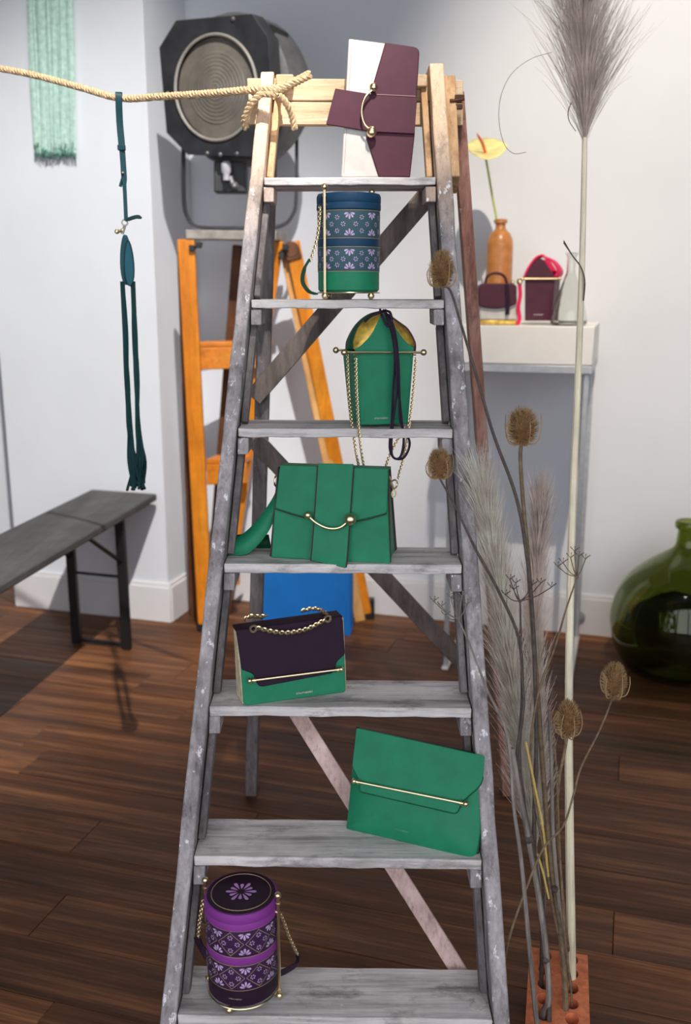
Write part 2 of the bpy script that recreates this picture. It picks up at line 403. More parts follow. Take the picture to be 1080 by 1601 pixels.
# ------------------------------------------------------------------ main stepladder
Z1 = H + .2162; DZ = .235
def tz(i): return Z1 - i*DZ                       # i = 0 is the top tread
def yf(z, x=0): return 1.9685 - (Z1-z)*.4335 - .02*x
def cxz(z): return .0084 - .0045*(Z1-z)/DZ
def wz(z): return .34 + .032*(Z1-z)/DZ
TD = .1216
lad = thing('stepladder', 'tall weathered grey wooden stepladder with paint flecks, holding the handbags', 'ladder', (0, 1.7, 0))
def stile(sgn):
    mb = MB(); prev = None; zt = 1.838 if sgn > 0 else 1.822; n = 26; rg = random.Random(5+sgn); rings = []
    for k in range(n+1):
        z = zt*k/n; xi = cxz(z) + sgn*(wz(z)/2 + .001); T = .026 + (0.004 if sgn > 0 else 0)*(k/n)
        j = lambda: rg.uniform(-.0011, .0011)
        y0 = yf(z, xi) - .004; xo = xi + sgn*T
        q = [V((xi+j(), y0+j(), z)), V((xo+j(), y0+j(), z)), V((xo+j(), y0+.088, z)), V((xi+j(), y0+.088, z))]
        rings.append(q if sgn > 0 else [q[1], q[0], q[3], q[2]])
    vs = [p for q in rings for p in q]; fs = [[i*4+k, i*4+(k+1) % 4, (i+1)*4+(k+1) % 4, (i+1)*4+k] for i in range(n) for k in range(4)]
    fs += [[3, 2, 1, 0], [n*4+k for k in range(4)]]
    return mb.add(vs, fs)
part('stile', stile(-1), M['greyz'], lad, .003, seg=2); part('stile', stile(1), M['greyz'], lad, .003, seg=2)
def tread(i):
    z = tz(i); w_ = wz(z); c = cxz(z); n = 14; rg = random.Random(i); vs = []; t = .0155 + .0008*i
    for k in range(n+1):
        x = c - w_/2 + .0004 + (w_-.0008)*k/n; y = yf(z, x); a = rg.uniform(-.0012, .0012); b_ = rg.uniform(-.0012, .0012)
        vs += [V((x, y+a, z-t+b_)), V((x, y+a, z+b_*.4-.0004)), V((x, y+TD+a, z)), V((x, y+TD+a, z-t))]
    fs = [[k*4+j, (k+1)*4+j, (k+1)*4+(j+1) % 4, k*4+(j+1) % 4] for k in range(n) for j in range(4)]
    fs += [[0, 1, 2, 3], [n*4+3, n*4+2, n*4+1, n*4]]
    return MB().add(vs, fs)
for i in range(7):
    part('tread', tread(i), M['greyx'], lad, .002)
    z = tz(i) - .0172 - .0008*i; 
    for sg in (-1, 1):
        xi = cxz(z) + sg*wz(z)/2
        mb = MB(); h = .03; yy = yf(z, xi)
        mb.hexa([V((xi-sg*.0005, yy+.012, z)), V((xi-sg*.021, yy+.012, z)), V((xi-sg*.021, yy+.108, z)), V((xi-sg*.0005, yy+.108, z))][::sg],
                [V((xi-sg*.0005, yy+.002, z-h)), V((xi-sg*.021, yy+.002, z-h)), V((xi-sg*.021, yy+.09, z-h)), V((xi-sg*.0005, yy+.09, z-h))][::sg])
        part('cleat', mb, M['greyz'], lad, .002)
        # batten on the stile's inner face, down to the next tread
        za = z - h; zb = (tz(i+1) + .0005) if i < 6 else .001
        A = V((cxz(za) + sg*(wz(za)/2 - .007), yf(za)+.062, za)); B = V((cxz(zb) + sg*(wz(zb)/2 - .007), yf(zb)+.062, zb))
        part('batten', MB().beam(A, B, .0125, .034), M['greyd'], lad, .002)
# battens at the very top beside the top tread
for sg in (-1, 1):
    za = 1.815; zb = Z1+.001
    A = V((cxz(za) + sg*(wz(za)/2 - .010), yf(za)+.040, za)); B = V((cxz(zb) + sg*(wz(zb)/2 - .008), yf(zb)+.06, zb))
    part('batten', MB().beam(A, B, .013, .03), M['tanz'], lad, .002, label='bare tan upper batten')
    mb = MB(); xi = cxz(1.8)+sg*(wz(1.8)/2-.0)
    mb.box((xi - sg*.022, yf(1.80)+.05, 1.806), (.036, .075, .024)); part('top_block', mb, M['tanx'], lad, .003)
# board doubled on the right stile's outside, up at the hinge
za, zb = 1.805, 1.60
A = V((cxz(za)+wz(za)/2+.0435, yf(za)+.055, za)); B = V((cxz(zb)+wz(zb)/2+.0385, yf(zb)+.055, zb))
part('hinge_board', MB().beam(A, B, .022, .07), M['tanz'], lad, .002)
# rear frame
RB = V((0, 2.115, 1.80)); RD = V((0, .33, -1.80)).normalized()
def ry(z): return 2.115 + (1.80-z)*.1833
RN = V((0, -1.80, -.33)).normalized()
def rear_leg(xt, xb, m, name, wd=.033):
    return part(name, MB().beam((xt, ry(1.795), 1.795), (xb, ry(.002), .002), wd, .045, RN), m, lad, .003)
rear_leg(-.155, -.268, M['greyd'], 'rear_leg'); rear_leg(.231, .458, M['redz'], 'rear_leg', .027)
for y0, y1, dx in ((122, 157, 0), (158.5, 195, -.004)):
    a = at(386, y0, 2.085); b_ = at(724, y0+3, 2.085); c = at(724, y1+1, 2.085); d = at(388, y1, 2.085)
    part('top_rail', MB().hexa([d, c, b_, a], [d+V((0, .022, 0)), c+V((0, .022, 0)), b_+V((0, .022, 0)), a+V((0, .022, 0))]), M['tanx'], lad, .002)
mb = MB()      # iron hinge on the right, its leaf and pin
for (px, py, q, h) in ((718, 152, 14, 6), (712, 158, 18, 5), (717, 167, 11, 7)):
    c = at(px, py, 2.055); mb.box(c, (q*.00135, .012, h*.00135))
mb.tube([at(704, 158, 2.05), at(726, 155, 2.05)], .003, 8)
part('hinge', mb, M['brownz'], lad, .001)
def rp(px, py, off=.028): return onpl(px, py, RB + RN*off, RN)
for a, b_, o_ in (((697, 272), (396, 622), .034), ((397, 686), (738, 1052), .034)):
    part('brace', MB().beam(rp(*a, o_), rp(*b_, o_), .042, .016, RN), M['bracer'], lad, .002)
FN = V((0, -1, .4335)).normalized(); FB = V((0, yf(.5)+TD+.018, .5))
part('brace', MB().beam(onpl(445, 1085, FB, FN), onpl(735, 1546, FB, FN), .03, .016, FN), M['pinkd'], lad, .002, label='pinkish diagonal brace board behind the lower treads')
# paint patch spilled on the lowest tread, right end
mb = MB(); rg = random.Random(11); c = onz(747, 1564, tz(6)+.0006)
for q in range(7):
    cc = c + V((rg.uniform(-.01, .01), rg.uniform(-.018, .018), .0001*q)); n = 9
    mb.prism([cc + V((math.cos(2*math.pi*k/n), math.sin(2*math.pi*k/n)*1.5, 0))*rg.uniform(.004, .009) for k in range(n)], V((0, 0, .0007)))
part('paint_splash', mb, plain('dried_white_paint', (214, 206, 200), .7), lad)

# ------------------------------------------------------------------ hardware helpers for bags
def bar(mb, a, b_, r, rb, stub=.012, collar=True):
    """rod with a ball on each end"""
    d = (b_-a).normalized(); mb.tube([a, b_], r, 8)
    for p, s in ((a, -1), (b_, 1)):
        mb.ball(p + d*s*rb*.6, rb, 12)
        if collar: mb.tube([p - d*s*.0075, p - d*s*.003], rb*.95, 12); mb.tube([p-d*s*.003, p], rb*.5, 8)
    return mb
def face(pl, pts, off, r=0, thick=.003, step=None):
    q = rnd(pts, r) if r else pts
    P = [pl.p(x, y, off) for x, y in q]
    if sum((a.x-P[0].x)*(b.z-P[0].z) - (b.x-P[0].x)*(a.z-P[0].z) for a, b in zip(P, P[1:])) < 0: P.reverse()
    return P
def slab(pl, pts, off, thick, r=0):
    return MB().prism(face(pl, pts, off, r), -pl.n*thick)
_tc = {}
def text(mb, s, origin, X, Y, height, off=V()):
    if s not in _tc:
        cu = bpy.data.curves.new('lettering', 'FONT'); cu.body = s; cu.align_x = 'CENTER'; cu.align_y = 'CENTER'; cu.resolution_u = 2
        o = bpy.data.objects.new('lettering', cu); COL.objects.link(o); bpy.context.view_layer.update()
        me = bpy.data.meshes.new_from_object(o.evaluated_get(bpy.context.evaluated_depsgraph_get()))
        _tc[s] = ([v.co.copy() for v in me.vertices], [list(p.vertices) for p in me.polygons])
        bpy.data.objects.remove(o); bpy.data.meshes.remove(me); bpy.data.curves.remove(cu)
    vs, fs = _tc[s]
    f = origin if callable(origin) else (lambda x, y: origin + X*x + Y*y)
    return mb.add([f(v.x*height, v.y*height) for v in vs], fs)

# ------------------------------------------------------------------ bag 1: pearl and burgundy clutch on the top tread
L = at(533, 276.5, 1.996); R = at(640, 276.5, 1.992); L.z = R.z = tz(0) + .001
c1 = Pl(L, R, 8)
bagt = thing('clutch_bag', 'pearl white and burgundy clutch stood on end on the top tread', 'handbag', (L+R)/2)
part('body', slab(c1, [(533, 277, 3), (640, 277, 3), (655, 74, 8), (545, 60, 3)], 0, .028, 3), M['white'], bagt, .003)
part('panel', slab(c1, [(592, 277), (641, 277, 3), (648, 212), (652, 140), (656, 74, 10), (602, 66), (580, 142), (572, 215)], .004, .036, 2), M['plum'], bagt, .003)
part('strap_band', slab(c1, [(509.5, 194, 2), (524, 138, 2), (586, 148), (652, 151), (648, 209), (585, 206)], .0095, .006, 1), M['plum'], bagt, .002, label='burgundy wrap strap with a loose end')
mb = MB(); q = smooth([c1.p(585, 138, .019), c1.p(571, 152, .022), c1.p(565.5, 172, .023), c1.p(569, 192, .022), c1.p(581, 205, .019)], 6)
mb.tube(q, .0022, 8); part('crescent_bar', mb, M['gold'], bagt)
part('clasp_ball', MB().ball(c1.p(584, 136.5, .018), .0085, 14), M['gold'], bagt)
mb = MB(); mb.ball(c1.p(581, 207, .018), .0105, 14); mb.tube([c1.p(581, 207, .018), c1.p(582, 198, .02)], .006, 10)
part('clasp_ball', mb, M['gold'], bagt)
mb = MB(); mb.ribbon([c1.p(588, 147.5, .0104), c1.p(650, 150.5, .0104)], .0012, c1.y, .0004); mb.ribbon([c1.p(549.5, 75, .0004), c1.p(537.5, 270, .0004)], .0008, c1.x, .0004)
part('stitching', mb, plain('pale_thread', (170, 130, 130), .7), bagt)

# ------------------------------------------------------------------ cylinder bags
def cyl_bag(t, C, R_, z0, h, cols, a_bars, ph, feet=()):
    """C: centre (x,y); z0: bottom of the drum; h: drum height; ph: turn of the print"""
    c = V((C[0], C[1], 0))
    def onc(a, z, o=.0005): return c + V(((R_+o)*math.sin(a), -(R_+o)*math.cos(a), z0+z))
    lid = h*.83
    part('drum', MB().lathe([(R_-.004, 0), (R_, .004), (R_, lid-.003), (R_-.002, lid)], c+UP*z0, 48), cols['base'], t)
    part('lid', MB().lathe([(R_+.0005, 0), (R_+.0022, .002), (R_+.0022, .012), (R_+.0012, .0135), (R_+.0022, .015), (R_+.0022, h-lid-.005), (R_, h-lid), (R_-.003, h-lid+.0006)], c+UP*(z0+lid), 48), cols['lid'], t)
    if 'top' in cols:
        part('lid_top', MB().lathe([(R_-.0025, 0), (R_-.0028, .0012)], c+UP*(z0+h+.0004), 48), cols['top'], t)
    for (b0, b1) in cols['bands']:
        zb, zt = b0*h, b1*h
        band = part('print_band', MB().lathe([(R_+.0003, zb), (R_+.0006, zb+.001), (R_+.0006, zt-.001), (R_+.0003, zt)], c+UP*z0, 64, cap0=False, cap1=False), cols['ground'], t)
        mb = MB(); ml = MB(); bh = zt-zb; nrep = 8; pw = 2*math.pi/nrep
        def petal(mbx, ca, cz, ang, r0, r1, wd):
            u = V((math.sin(ang), math.cos(ang))); v = V((u.y, -u.x)); pts = []
            for f_, g in ((0, 0), (.45, .8), (.8, 1), (1, .35), (1, -.35), (.8, -1), (.45, -.8)):
                q = u*(r0+(r1-r0)*f_) + v*wd/2*g; pts.append(onc(ca + q.x/R_, cz + q.y, .0010))
            mbx.add(pts, [list(range(len(pts)))[::-1]])
        for k in range(nrep):
            a = ph + k*pw
            for zc, s in ((zt-.0035, -1), (zb+.0035, 1)):         # half flowers along the edges
                for j in range(-2, 3):
                    petal(mb, a, zc, (math.pi if s < 0 else 0) + j*.62*(1), .0020, .0128-abs(j)*.0012, .0038)
            a2 = a + pw/2; dz = bh*.25; da = .0118/R_
            for (aa, zz) in ((0, dz), (0, -dz), (da, 0), (-da, 0)):   # four small rosettes
                for j in range(6): petal(mb, a2+aa, (zb+zt)/2+zz, j*math.pi/3+.3, .0016, .0046, .0022)
            if cols.get('diamond'):
                for s1 in (-1, 1):
                    for s2 in (-1, 1):
                        p0 = (a2, (zb+zt)/2 + s1*bh*.46); p1 = (a2 + s2*pw*.47, (zb+zt)/2)
                        n = 5; pts = [(p0[0]+(p1[0]-p0[0])*i/n, p0[1]+(p1[1]-p0[1])*i/n) for i in range(n+1)]
                        vs = []
                        for (x, y) in pts: vs += [onc(x, y+.0007, .0009), onc(x, y-.0007, .0009)]
                        ml.add(vs, [[2*i, 2*i+1, 2*i+3, 2*i+2] for i in range(n)])
        part('floral_print', mb, M['lilac'], band, kind='stuff')
        for zz in (zb-.0012, zt+.0002): ml.lathe([(R_+.0011, zz), (R_+.0011, zz+.0011)], c+UP*z0, 64, cap0=False, cap1=False)
        part('printed_line', ml, M['tanline'], band)
    fm = MB()                         # gold cage: ring under the drum, uprights, balls, collars
    fm.torus(c+UP*(z0-.0015), R_+.0005, .0016, V((1, 0, 0)), V((0, 1, 0)), 40, 6)
    part('base_ring', fm, M['gold'], t)
    for a in a_bars:
        q = c + V((math.sin(a), -math.cos(a), 0))*(R_+.0065); mb = MB()
        mb.tube([q+UP*(z0-.006), q+UP*(z0+h+.006)], .0028, 8)
        mb.ball(q+UP*(z0-.0095+.002), .0068, 12); mb.ball(q+UP*(z0+h+.010), .0062, 12)
        mb.tube([q+UP*(z0+h-.007), q+UP*(z0+h-.004)], .0042, 10); mb.tube([q+UP*(z0+.004), q+UP*(z0+.006)], .0038, 10)
        d = V((math.sin(a), -math.cos(a), 0)); mb.tube([q+UP*(z0+h*.88), q-d*.006+UP*(z0+h*.88)], .003, 8)
        part('upright', mb, M['gold'], t)
    for a in feet: part('foot', MB().ball(c + V((math.sin(a), -math.cos(a), 0))*(R_-.002) + UP*(z0-.0075), .0068, 12), M['gold'], t)
    return onc
zB = tz(1) + .0145
Cg = at(545, 400, 1.935); Cg.z = 0
t2 = thing('drum_bag', 'green and navy cylindrical handbag with lilac floral bands on the second tread', 'handbag', (Cg.x, Cg.y, tz(1)))
R2 = .0605
a0 = math.asin((at(507.5, 400, 1.88).x-Cg.x)/(R2+.0065))
cyl_bag(t2, (Cg.x, Cg.y), R2, zB, .184, dict(base=M['green'], lid=M['navy'], ground=M['bandgrey'], bands=((.55, .82), (.215, .455))), (a0, a0+math.pi), .02, (a0+1.6, a0-1.6))
part('middle_band', MB().lathe([(R2+.0002, .455*.184), (R2+.0008, .47*.184), (R2+.0008, .535*.184), (R2+.0002, .55*.184)], V((Cg.x, Cg.y, zB)), 48, cap0=False, cap1=False), M['navy'], t2)
Y2 = 1.90
mb = MB().chain(smooth([at(500, 322, Y2), at(499, 345, Y2-.005), at(495, 375, Y2-.01), at(487, 402, Y2-.012), at(484, 410, Y2-.012)], 6), .0085, .0012)
part('chain', mb, M['gold'], t2)
mb = MB().ribbon(smooth([at(484, 405, Y2-.012), at(476, 420, Y2-.012), at(473, 440, Y2-.006), at(482, 455, Y2), at(494, 460, Y2+.01)], 6), [.010]*6+[.016]*19, V((.45, -1, .1)), .003)
part('shoulder_strap', mb, M['greend'], t2, .001)
# purple one on the lowest tread
zP = tz(6) + .0145; Cp = onz(377, 1398, tz(6)+.19); Cp = V((Cp.x, Cp.y, 0))
t3 = thing('drum_bag', 'violet and black cylindrical handbag with flower-topped lid on the lowest tread', 'handbag', (Cp.x, Cp.y, tz(6)))
R3 = .061
cyl_bag(t3, (Cp.x, Cp.y), R3, zP, .178, dict(base=M['plumblk'], lid=M['purple'], top=M['plumblk'], ground=M['bandplum'], bands=((.56, .83), (.20, .46)), diamond=1), (1.25, 1.25-math.pi), .18, (-.32, 1.25+1.57))
part('middle_band', MB().lathe([(R3+.0002, .465*.178), (R3+.0010, .475*.178), (R3+.0010, .545*.178), (R3+.0002, .555*.178)], V((Cp.x, Cp.y, zP)), 48, cap0=False, cap1=False), M['purple'], t3)
lt = V((Cp.x, Cp.y, zP+.178+.0022))
part('lid_line', MB().torus(lt, R3*.83, .0007, V((1, 0, 0)), V((0, 1, 0)), 48, 4), M['tanline'], t3)
mb = MB()
for j in range(12):
    a = j*math.pi/6; u = V((math.cos(a), math.sin(a), 0)); v = V((-u.y, u.x, 0)); r1 = .026 if j % 2 == 0 else .021
    mb.add([lt + u*(.006+(r1-.006)*f_) + v*.0032*g + UP*.0006 for f_, g in ((0, 0), (.5, .7), (.85, 1), (1, .4), (1, -.4), (.85, -1), (.5, -.7))], [list(range(7))[::-1]])
for i in range(len(mb.f)): mb.f[i].reverse()
part('lid_flower', mb, plain('lilac_print_bright', (204, 150, 216), .5), t3)
mb = MB(); f = lambda x, y: V((Cp.x + (R3+.0008)*math.sin(-.12 + x/R3), Cp.y - (R3+.0008)*math.cos(-.12 + x/R3), zP+.018+y))
part('lettering', text(mb, 'STRATHBERRY', f, None, None, .0034), M['goldtext'], t3)
Yp = Cp.y
mb = MB().chain(smooth([at(437, 1427, Yp+.0), at(443, 1440, Yp+.005), at(452, 1465, Yp+.012), at(466, 1495, Yp+.02)], 6), .0085, .0012)
part('chain', mb, M['gold'], t3)
mb = MB().chain(smooth([at(318, 1408, Yp+.015), at(313, 1435, Yp+.01), at(309, 1468, Yp+.01)], 6), .0085, .0012)
part('chain', mb, M['gold'], t3)
pe = onz(440, 1528, tz(6)+.012); pe.y = min(pe.y, Yp+.05)
mb = MB().ribbon(smooth([at(467, 1492, Yp+.02), at(462, 1507, Yp+.02), at(450, 1516, Yp+.015), at(438, 1522, Yp+.01)], 6), .016, V((.3, -.2, 1)), .003)
part('shoulder_strap', mb, M['plumblk'], t3, .001)
mb = MB().ribbon(smooth([at(308, 1466, Yp+.01), at(314, 1480, Yp+.01), at(324, 1497, Yp+.0)], 6), .014, V((1, -.4, .3)), .003)
part('shoulder_strap', mb, M['plumblk'], t3, .001)

# ------------------------------------------------------------------ green lantern bag on tread 3
zL = tz(2) + .006
L = onz(563, 664, zL); R = onz(638, 662, zL)
pl = Pl(L, R, -1.5); back = -pl.n
t4 = thing('lantern_bag', 'emerald green lantern shaped handbag with gold lining under an aubergine drawstring', 'handbag', ((L+R)/2).to_tuple()[:2] + (tz(2),))
P = lambda x, y, o=0: pl.p(x, y, o)
D4 = back*.075 + V((-.010, 0, 0))
fl = [P(563, 665), P(638, 663), P(647, 551), P(555, 551)]
mb = MB(); mb.hexa(fl, [p + D4*(.85 if i < 2 else 1) for i, p in enumerate(fl)])
part('body', mb, M['green'], t4, .002)
# gabled leaves above the bar; the open sides show the gold lining
gab = rnd([(555, 552, 0), (647, 552, 0), (647, 543, 0), (635, 536, 8), (622, 518, 8), (610, 500, 8), (597, 489, 3), (590, 505, 8), (580, 525, 8), (564, 541, 8), (555, 546, 0)], 6)
part('front_gable', MB().prism([P(x, y, 0) for x, y in gab][::-1], back*.003), M['green'], t4, .001)
def strip(e0, e1, k=6):
    a = smooth([P(*q) for q in e0], k); b_ = smooth([P(*q) for q in e1], k); vs = []
    for p, q in zip(a, b_): vs += [p, (p+q)/2 + back*.006, q]
    return a, b_, MB().add(vs, [[i*3+j, i*3+j+1, (i+1)*3+j+1, (i+1)*3+j] for i in range(len(a)-1) for j in range(2)])
lin_e = [(555, 547, -.002), (564, 541, -.004), (580, 525, -.004), (590, 505, -.006), (597, 490, -.01)]
rim_l = [(553.5, 546, -.018), (553, 531, -.024), (562, 509, -.03), (577, 497, -.034), (598, 488, -.036)]
out_l = [(541, 548, -.06), (543, 532, -.062), (556, 509, -.06), (575, 493, -.056), (598, 486.5, -.05)]
rim_r = [(648.5, 550, -.018), (648, 535, -.024), (637, 515, -.03), (623, 504, -.034), (601, 488, -.036)]
lin_r = [(647, 545, -.002), (635, 537, -.004), (622, 519, -.004), (610, 501, -.006), (598, 490, -.01)]
a_, rl, mb = strip(lin_e, rim_l); o = part('lining', mb, M['goldlin'], t4, ang=80); o.modifiers.new('thickness', 'SOLIDIFY').thickness = .0015
a_, rr_, mb = strip(lin_r, rim_r); o = part('lining', mb, M['goldlin'], t4, ang=80); o.modifiers.new('thickness', 'SOLIDIFY').thickness = .0015
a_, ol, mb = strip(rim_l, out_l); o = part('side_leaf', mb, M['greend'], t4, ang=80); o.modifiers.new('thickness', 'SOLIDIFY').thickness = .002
part('rim', MB().tube(rl, .0017, 6), M['plumedge'], t4); part('rim', MB().tube(rr_, .0019, 6), M['plumedge'], t4); part('rim', MB().tube(ol, .0015, 6), M['plumedge'], t4)
bl = [(541, 549), (541, 540), (556, 509), (575, 493), (598, 486.5), (620, 500), (634, 516), (640, 535), (640, 549)]
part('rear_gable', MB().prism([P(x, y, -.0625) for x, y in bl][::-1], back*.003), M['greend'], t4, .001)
mb = MB(); bar(mb, P(541, 551, .008), P(659, 551, .008), .0022, .0062, collar=False)
part('gold_bar', mb, M['gold'], t4); mb = MB(); bar(mb, P(528, 547.5, -.075), P(636, 547.5, -.075), .002, .0062, collar=False); part('gold_bar', mb, M['gold'], t4); mb = MB(); bk = D4
for x in (557, 646): part('chain_ring', MB().torus(P(x, 555, .010), .0045, .0011, pl.x, V((0, -1, 0)), 12, 5), M['gold'], t4)
zt = tz(3)
part('chain', MB().chain(smooth([P(556, 560, .012), P(557, 600, .012), P(560, 660, .013), P(564, 700, .014), P(570, 738, .006)], 6), .0075, .0011), M['gold'], t4)
part('chain', MB().chain(smooth([P(650, 560, .012), P(646, 610, .012), P(640, 660, .013), P(633, 705, .014), P(622, 748, .012)], 6), .0075, .0011), M['gold'], t4)
part('chain', MB().chain(smooth([P(543, 554, -.03), P(545, 610, -.03), P(549, 655, -.01), P(556, 705, .014), P(563, 738, .004)], 6), .0075, .0011), M['gold'], t4)
part('chain', MB().chain(smooth([P(634, 668, .013), P(620, 690, .014), P(607, 716, .014), P(601, 738, .006)], 6), .0075, .0011), M['gold'], t4)
mb = MB(); text(mb, 'STRATHBERRY', P(596, 654, .0008), pl.x, pl.y, .0041); part('lettering', mb, M['goldtext'], t4)
def cordp(pts): part('drawstring', MB().tube(smooth([P(x, y, o) for x, y, o in pts], 8), .0024, 6), M['cord'], t4)
cordp([(601, 486, -.02), (606, 500, .012), (613, 525, .016), (617, 560, .018), (614, 620, .016), (612, 660, .016), (609, 700, .018), (616, 716, .018), (626, 714, .018), (631, 690, .018), (628, 660, .016), (622, 600, .017), (621, 550, .018), (616, 515, .016), (607, 492, .006)])
cordp([(599, 485, -.01), (608, 500, .016), (617, 530, .02), (622, 560, .021), (624, 610, .019), (626, 660, .018), (640, 690, .018), (634, 712, .018), (622, 718, .018), (612, 708, .018), (614, 660, .019), (620, 610, .021), (618, 550, .02), (611, 505, .014), (602, 488, .0)])
cordp([(603, 485, -.016), (593, 489, .006), (580, 494, .002), (570, 503, -.006)])
cordp([(600, 486, -.01), (609, 488, .014), (612, 500, .018), (606, 510, .016), (598, 496, .012), (594, 484, -.005)])

# ------------------------------------------------------------------ green satchel on tread 4
zS = tz(3) + .001
L = onz(424, 871, zS); R = onz(609, 880, zS)
pl = Pl(L, R, 7); P = lambda x, y, o=0, pl=pl: pl.p(x, y, o); back = -pl.n
t5 = thing('satchel_bag', 'emerald green flap satchel with gold crescent clasp and wide shoulder strap', 'handbag', (L+R)/2)
bt = V((back.x, back.y, 0)).normalized()
fr4 = [P(424, 871, -.006), P(609, 881, -.006), P(605, 735, -.006), P(436, 730, -.006)]
bk4 = [fr4[0]+bt*.088, fr4[1]+bt*.088, fr4[2]+bt*.03, fr4[3]+bt*.03]; bk4[0].z = bk4[1].z = zS; fr4[0].z = fr4[1].z = zS
part('body', MB().hexa(fr4, bk4), M['green'], t5, .004, seg=3)
for xs, sg in ((609, 1), (424, -1)):      # concertina gusset on each end
    i0, i1 = (1, 2) if sg > 0 else (0, 3); mb = MB(); o = pl.x*sg*.003
    a, b_, c, d = fr4[i0], bk4[i0], bk4[i1], fr4[i1]; m0 = (a+b_)/2 - pl.x*sg*.012; m1 = (c+d)/2 - pl.x*sg*.006
    for q in ((a, m0, m1, d), (m0, b_, c, m1)):
        q = [x + o for x in q]; mb.hexa(q if sg > 0 else q[::-1], [x - o*.9 for x in (q if sg > 0 else q[::-1])])
    part('gusset', mb, M['plumedge'], t5, label='dark burgundy gusset')
part('front_panel', slab(pl, [(423.5, 872, 3), (610, 882, 3), (606, 780, 0), (430, 780, 0)], .0, .005, 2), M['green'], t5, .002)
flap = [(437, 727, 8), (607, 733, 8), (605, 803, 6), (547, 817, 20), (482, 811, 20), (429.5, 795, 5)]
part('flap', slab(pl, flap, .006, .005, 5), M['green'], t5, .002)
top = [P(437, 727.5, .006), P(607, 733.5, .006)]; tb = [top[0]+bt*.04, top[1]+bt*.04]
part('flap_top', MB().hexa([top[0]-UP*.004, top[1]-UP*.004, tb[1]-UP*.004, tb[0]-UP*.004], [top[0], top[1], tb[1]-UP*.002, tb[0]-UP*.002]), M['green'], t5, .003, seg=3)
rows = [((497, 724.5), (553, 725.5), .0105), ((495, 750), (551, 751), .0105), ((492, 800), (547.5, 802), .0105), ((487.5, 858), (543, 866), .012), ((485.5, 876), (540.5, 888.5), .022)]
vs = []
for a, b_, o in rows: vs += [P(*a, o), P(*b_, o), P(*b_, o-.0045), P(*a, o-.0045)]
part('center_strap', MB().add(vs, [[i*4+(k+1) % 4, i*4+k, (i+1)*4+k, (i+1)*4+(k+1) % 4] for i in range(4) for k in range(4)] + [[0, 1, 2, 3], [19, 18, 17, 16]]), M['green'], t5, .0015)
mb = MB()
for x0, y0, x1, y1, o in ((496.5, 728, 487.5, 858, .0100), (552.7, 729, 543.2, 866, .0100)): mb.tube([P(x0, y0, o), P(*((492, 800) if x0 < 500 else (547.7, 802)), o), P(x1, y1, o+.0015), P(x1-2, y1+(18 if x0 < 500 else 21), o+.0115)], .0012, 6)
mb.tube(smooth([P(430, 795.5, .006), P(455, 804, .006), P(482, 811.5, .006)], 4), .0009, 6); mb.tube(smooth([P(547, 817, .006), P(575, 812, .006), P(604, 803.5, .006)], 4), .0009, 6)
part('edge_paint', mb, M['plumedge'], t5, label='dark burgundy painted edges')
mb = MB().tube(smooth([P(481, 806, .017), P(495, 818, .020), P(513, 826, .021), P(531, 825, .020), P(546, 814, .017)], 6), .0024, 8); part('crescent_bar', mb, M['gold'], t5)
part('clasp_ball', MB().ball(P(481, 805.5, .017), .0075, 14), M['gold'], t5); mb = MB().ball(P(547.5, 812, .018), .0118, 16); part('clasp_ball', mb, M['gold'], t5)
mb = MB(); g1 = P(611, 752, -.02); g2 = P(434, 751, -.018)
mb.tube([P(608, 744, -.012), P(614, 762, -.02)], .0022, 8); part('strap_clip', mb, M['gold'], t5); mb = MB(); mb.torus(P(616, 757, -.016), .008, .0017, V((.6, .5, 0)).normalized(), V((0, 0, 1)), 14, 6)
mb.torus(P(615.5, 772, -.016), .007, .0016, V((.9, .2, 0)).normalized(), V((0, 0, 1)), 14, 6, .6)
part('strap_ring', mb, M['gold'], t5); mb = MB(); mb.torus(P(432, 752, -.018), .0105, .0017, V((.35, .9, 0)).normalized(), V((0, 0, 1)), 14, 6, .8)
part('strap_ring', mb, M['gold'], t5)
up_ = [P(434, 762, -.022), P(430, 772, -.024), P(418, 792, -.024), P(400, 816, -.020), P(378, 836, -.014), P(356, 846, -.008)]
lo_ = [P(430, 775, -.020), P(430, 803, -.020), P(423, 824, -.016), P(407, 848, -.008), P(386, 866, .0), P(357, 873, .004)]
bk_ = [P(357, 842, -.012), P(359, 840, -.028), P(372, 836, -.045), P(395, 834, -.058), P(420, 836, -.06)]
bl_ = [P(357, 872, .002), P(358, 868, -.02), P(374, 866, -.04), P(398, 862, -.052), P(424, 860, -.055)]
def band(a, b_, m):
    a = smooth(a, 6); b_ = smooth(b_, 6); vs = []
    for p, q in zip(a, b_):
        for x in (p, q): x.z = max(x.z, zS+.001)
        vs += [p, q]
    o = part('shoulder_strap', MB().add(vs, [[2*i+1, 2*i, 2*i+2, 2*i+3] for i in range(len(a)-1)]), m, t5, ang=80); sm = o.modifiers.new('thickness', 'SOLIDIFY'); sm.thickness = .003; sm.offset = 0
band(up_, lo_, M['green']); band(bk_, bl_, M['greend'])

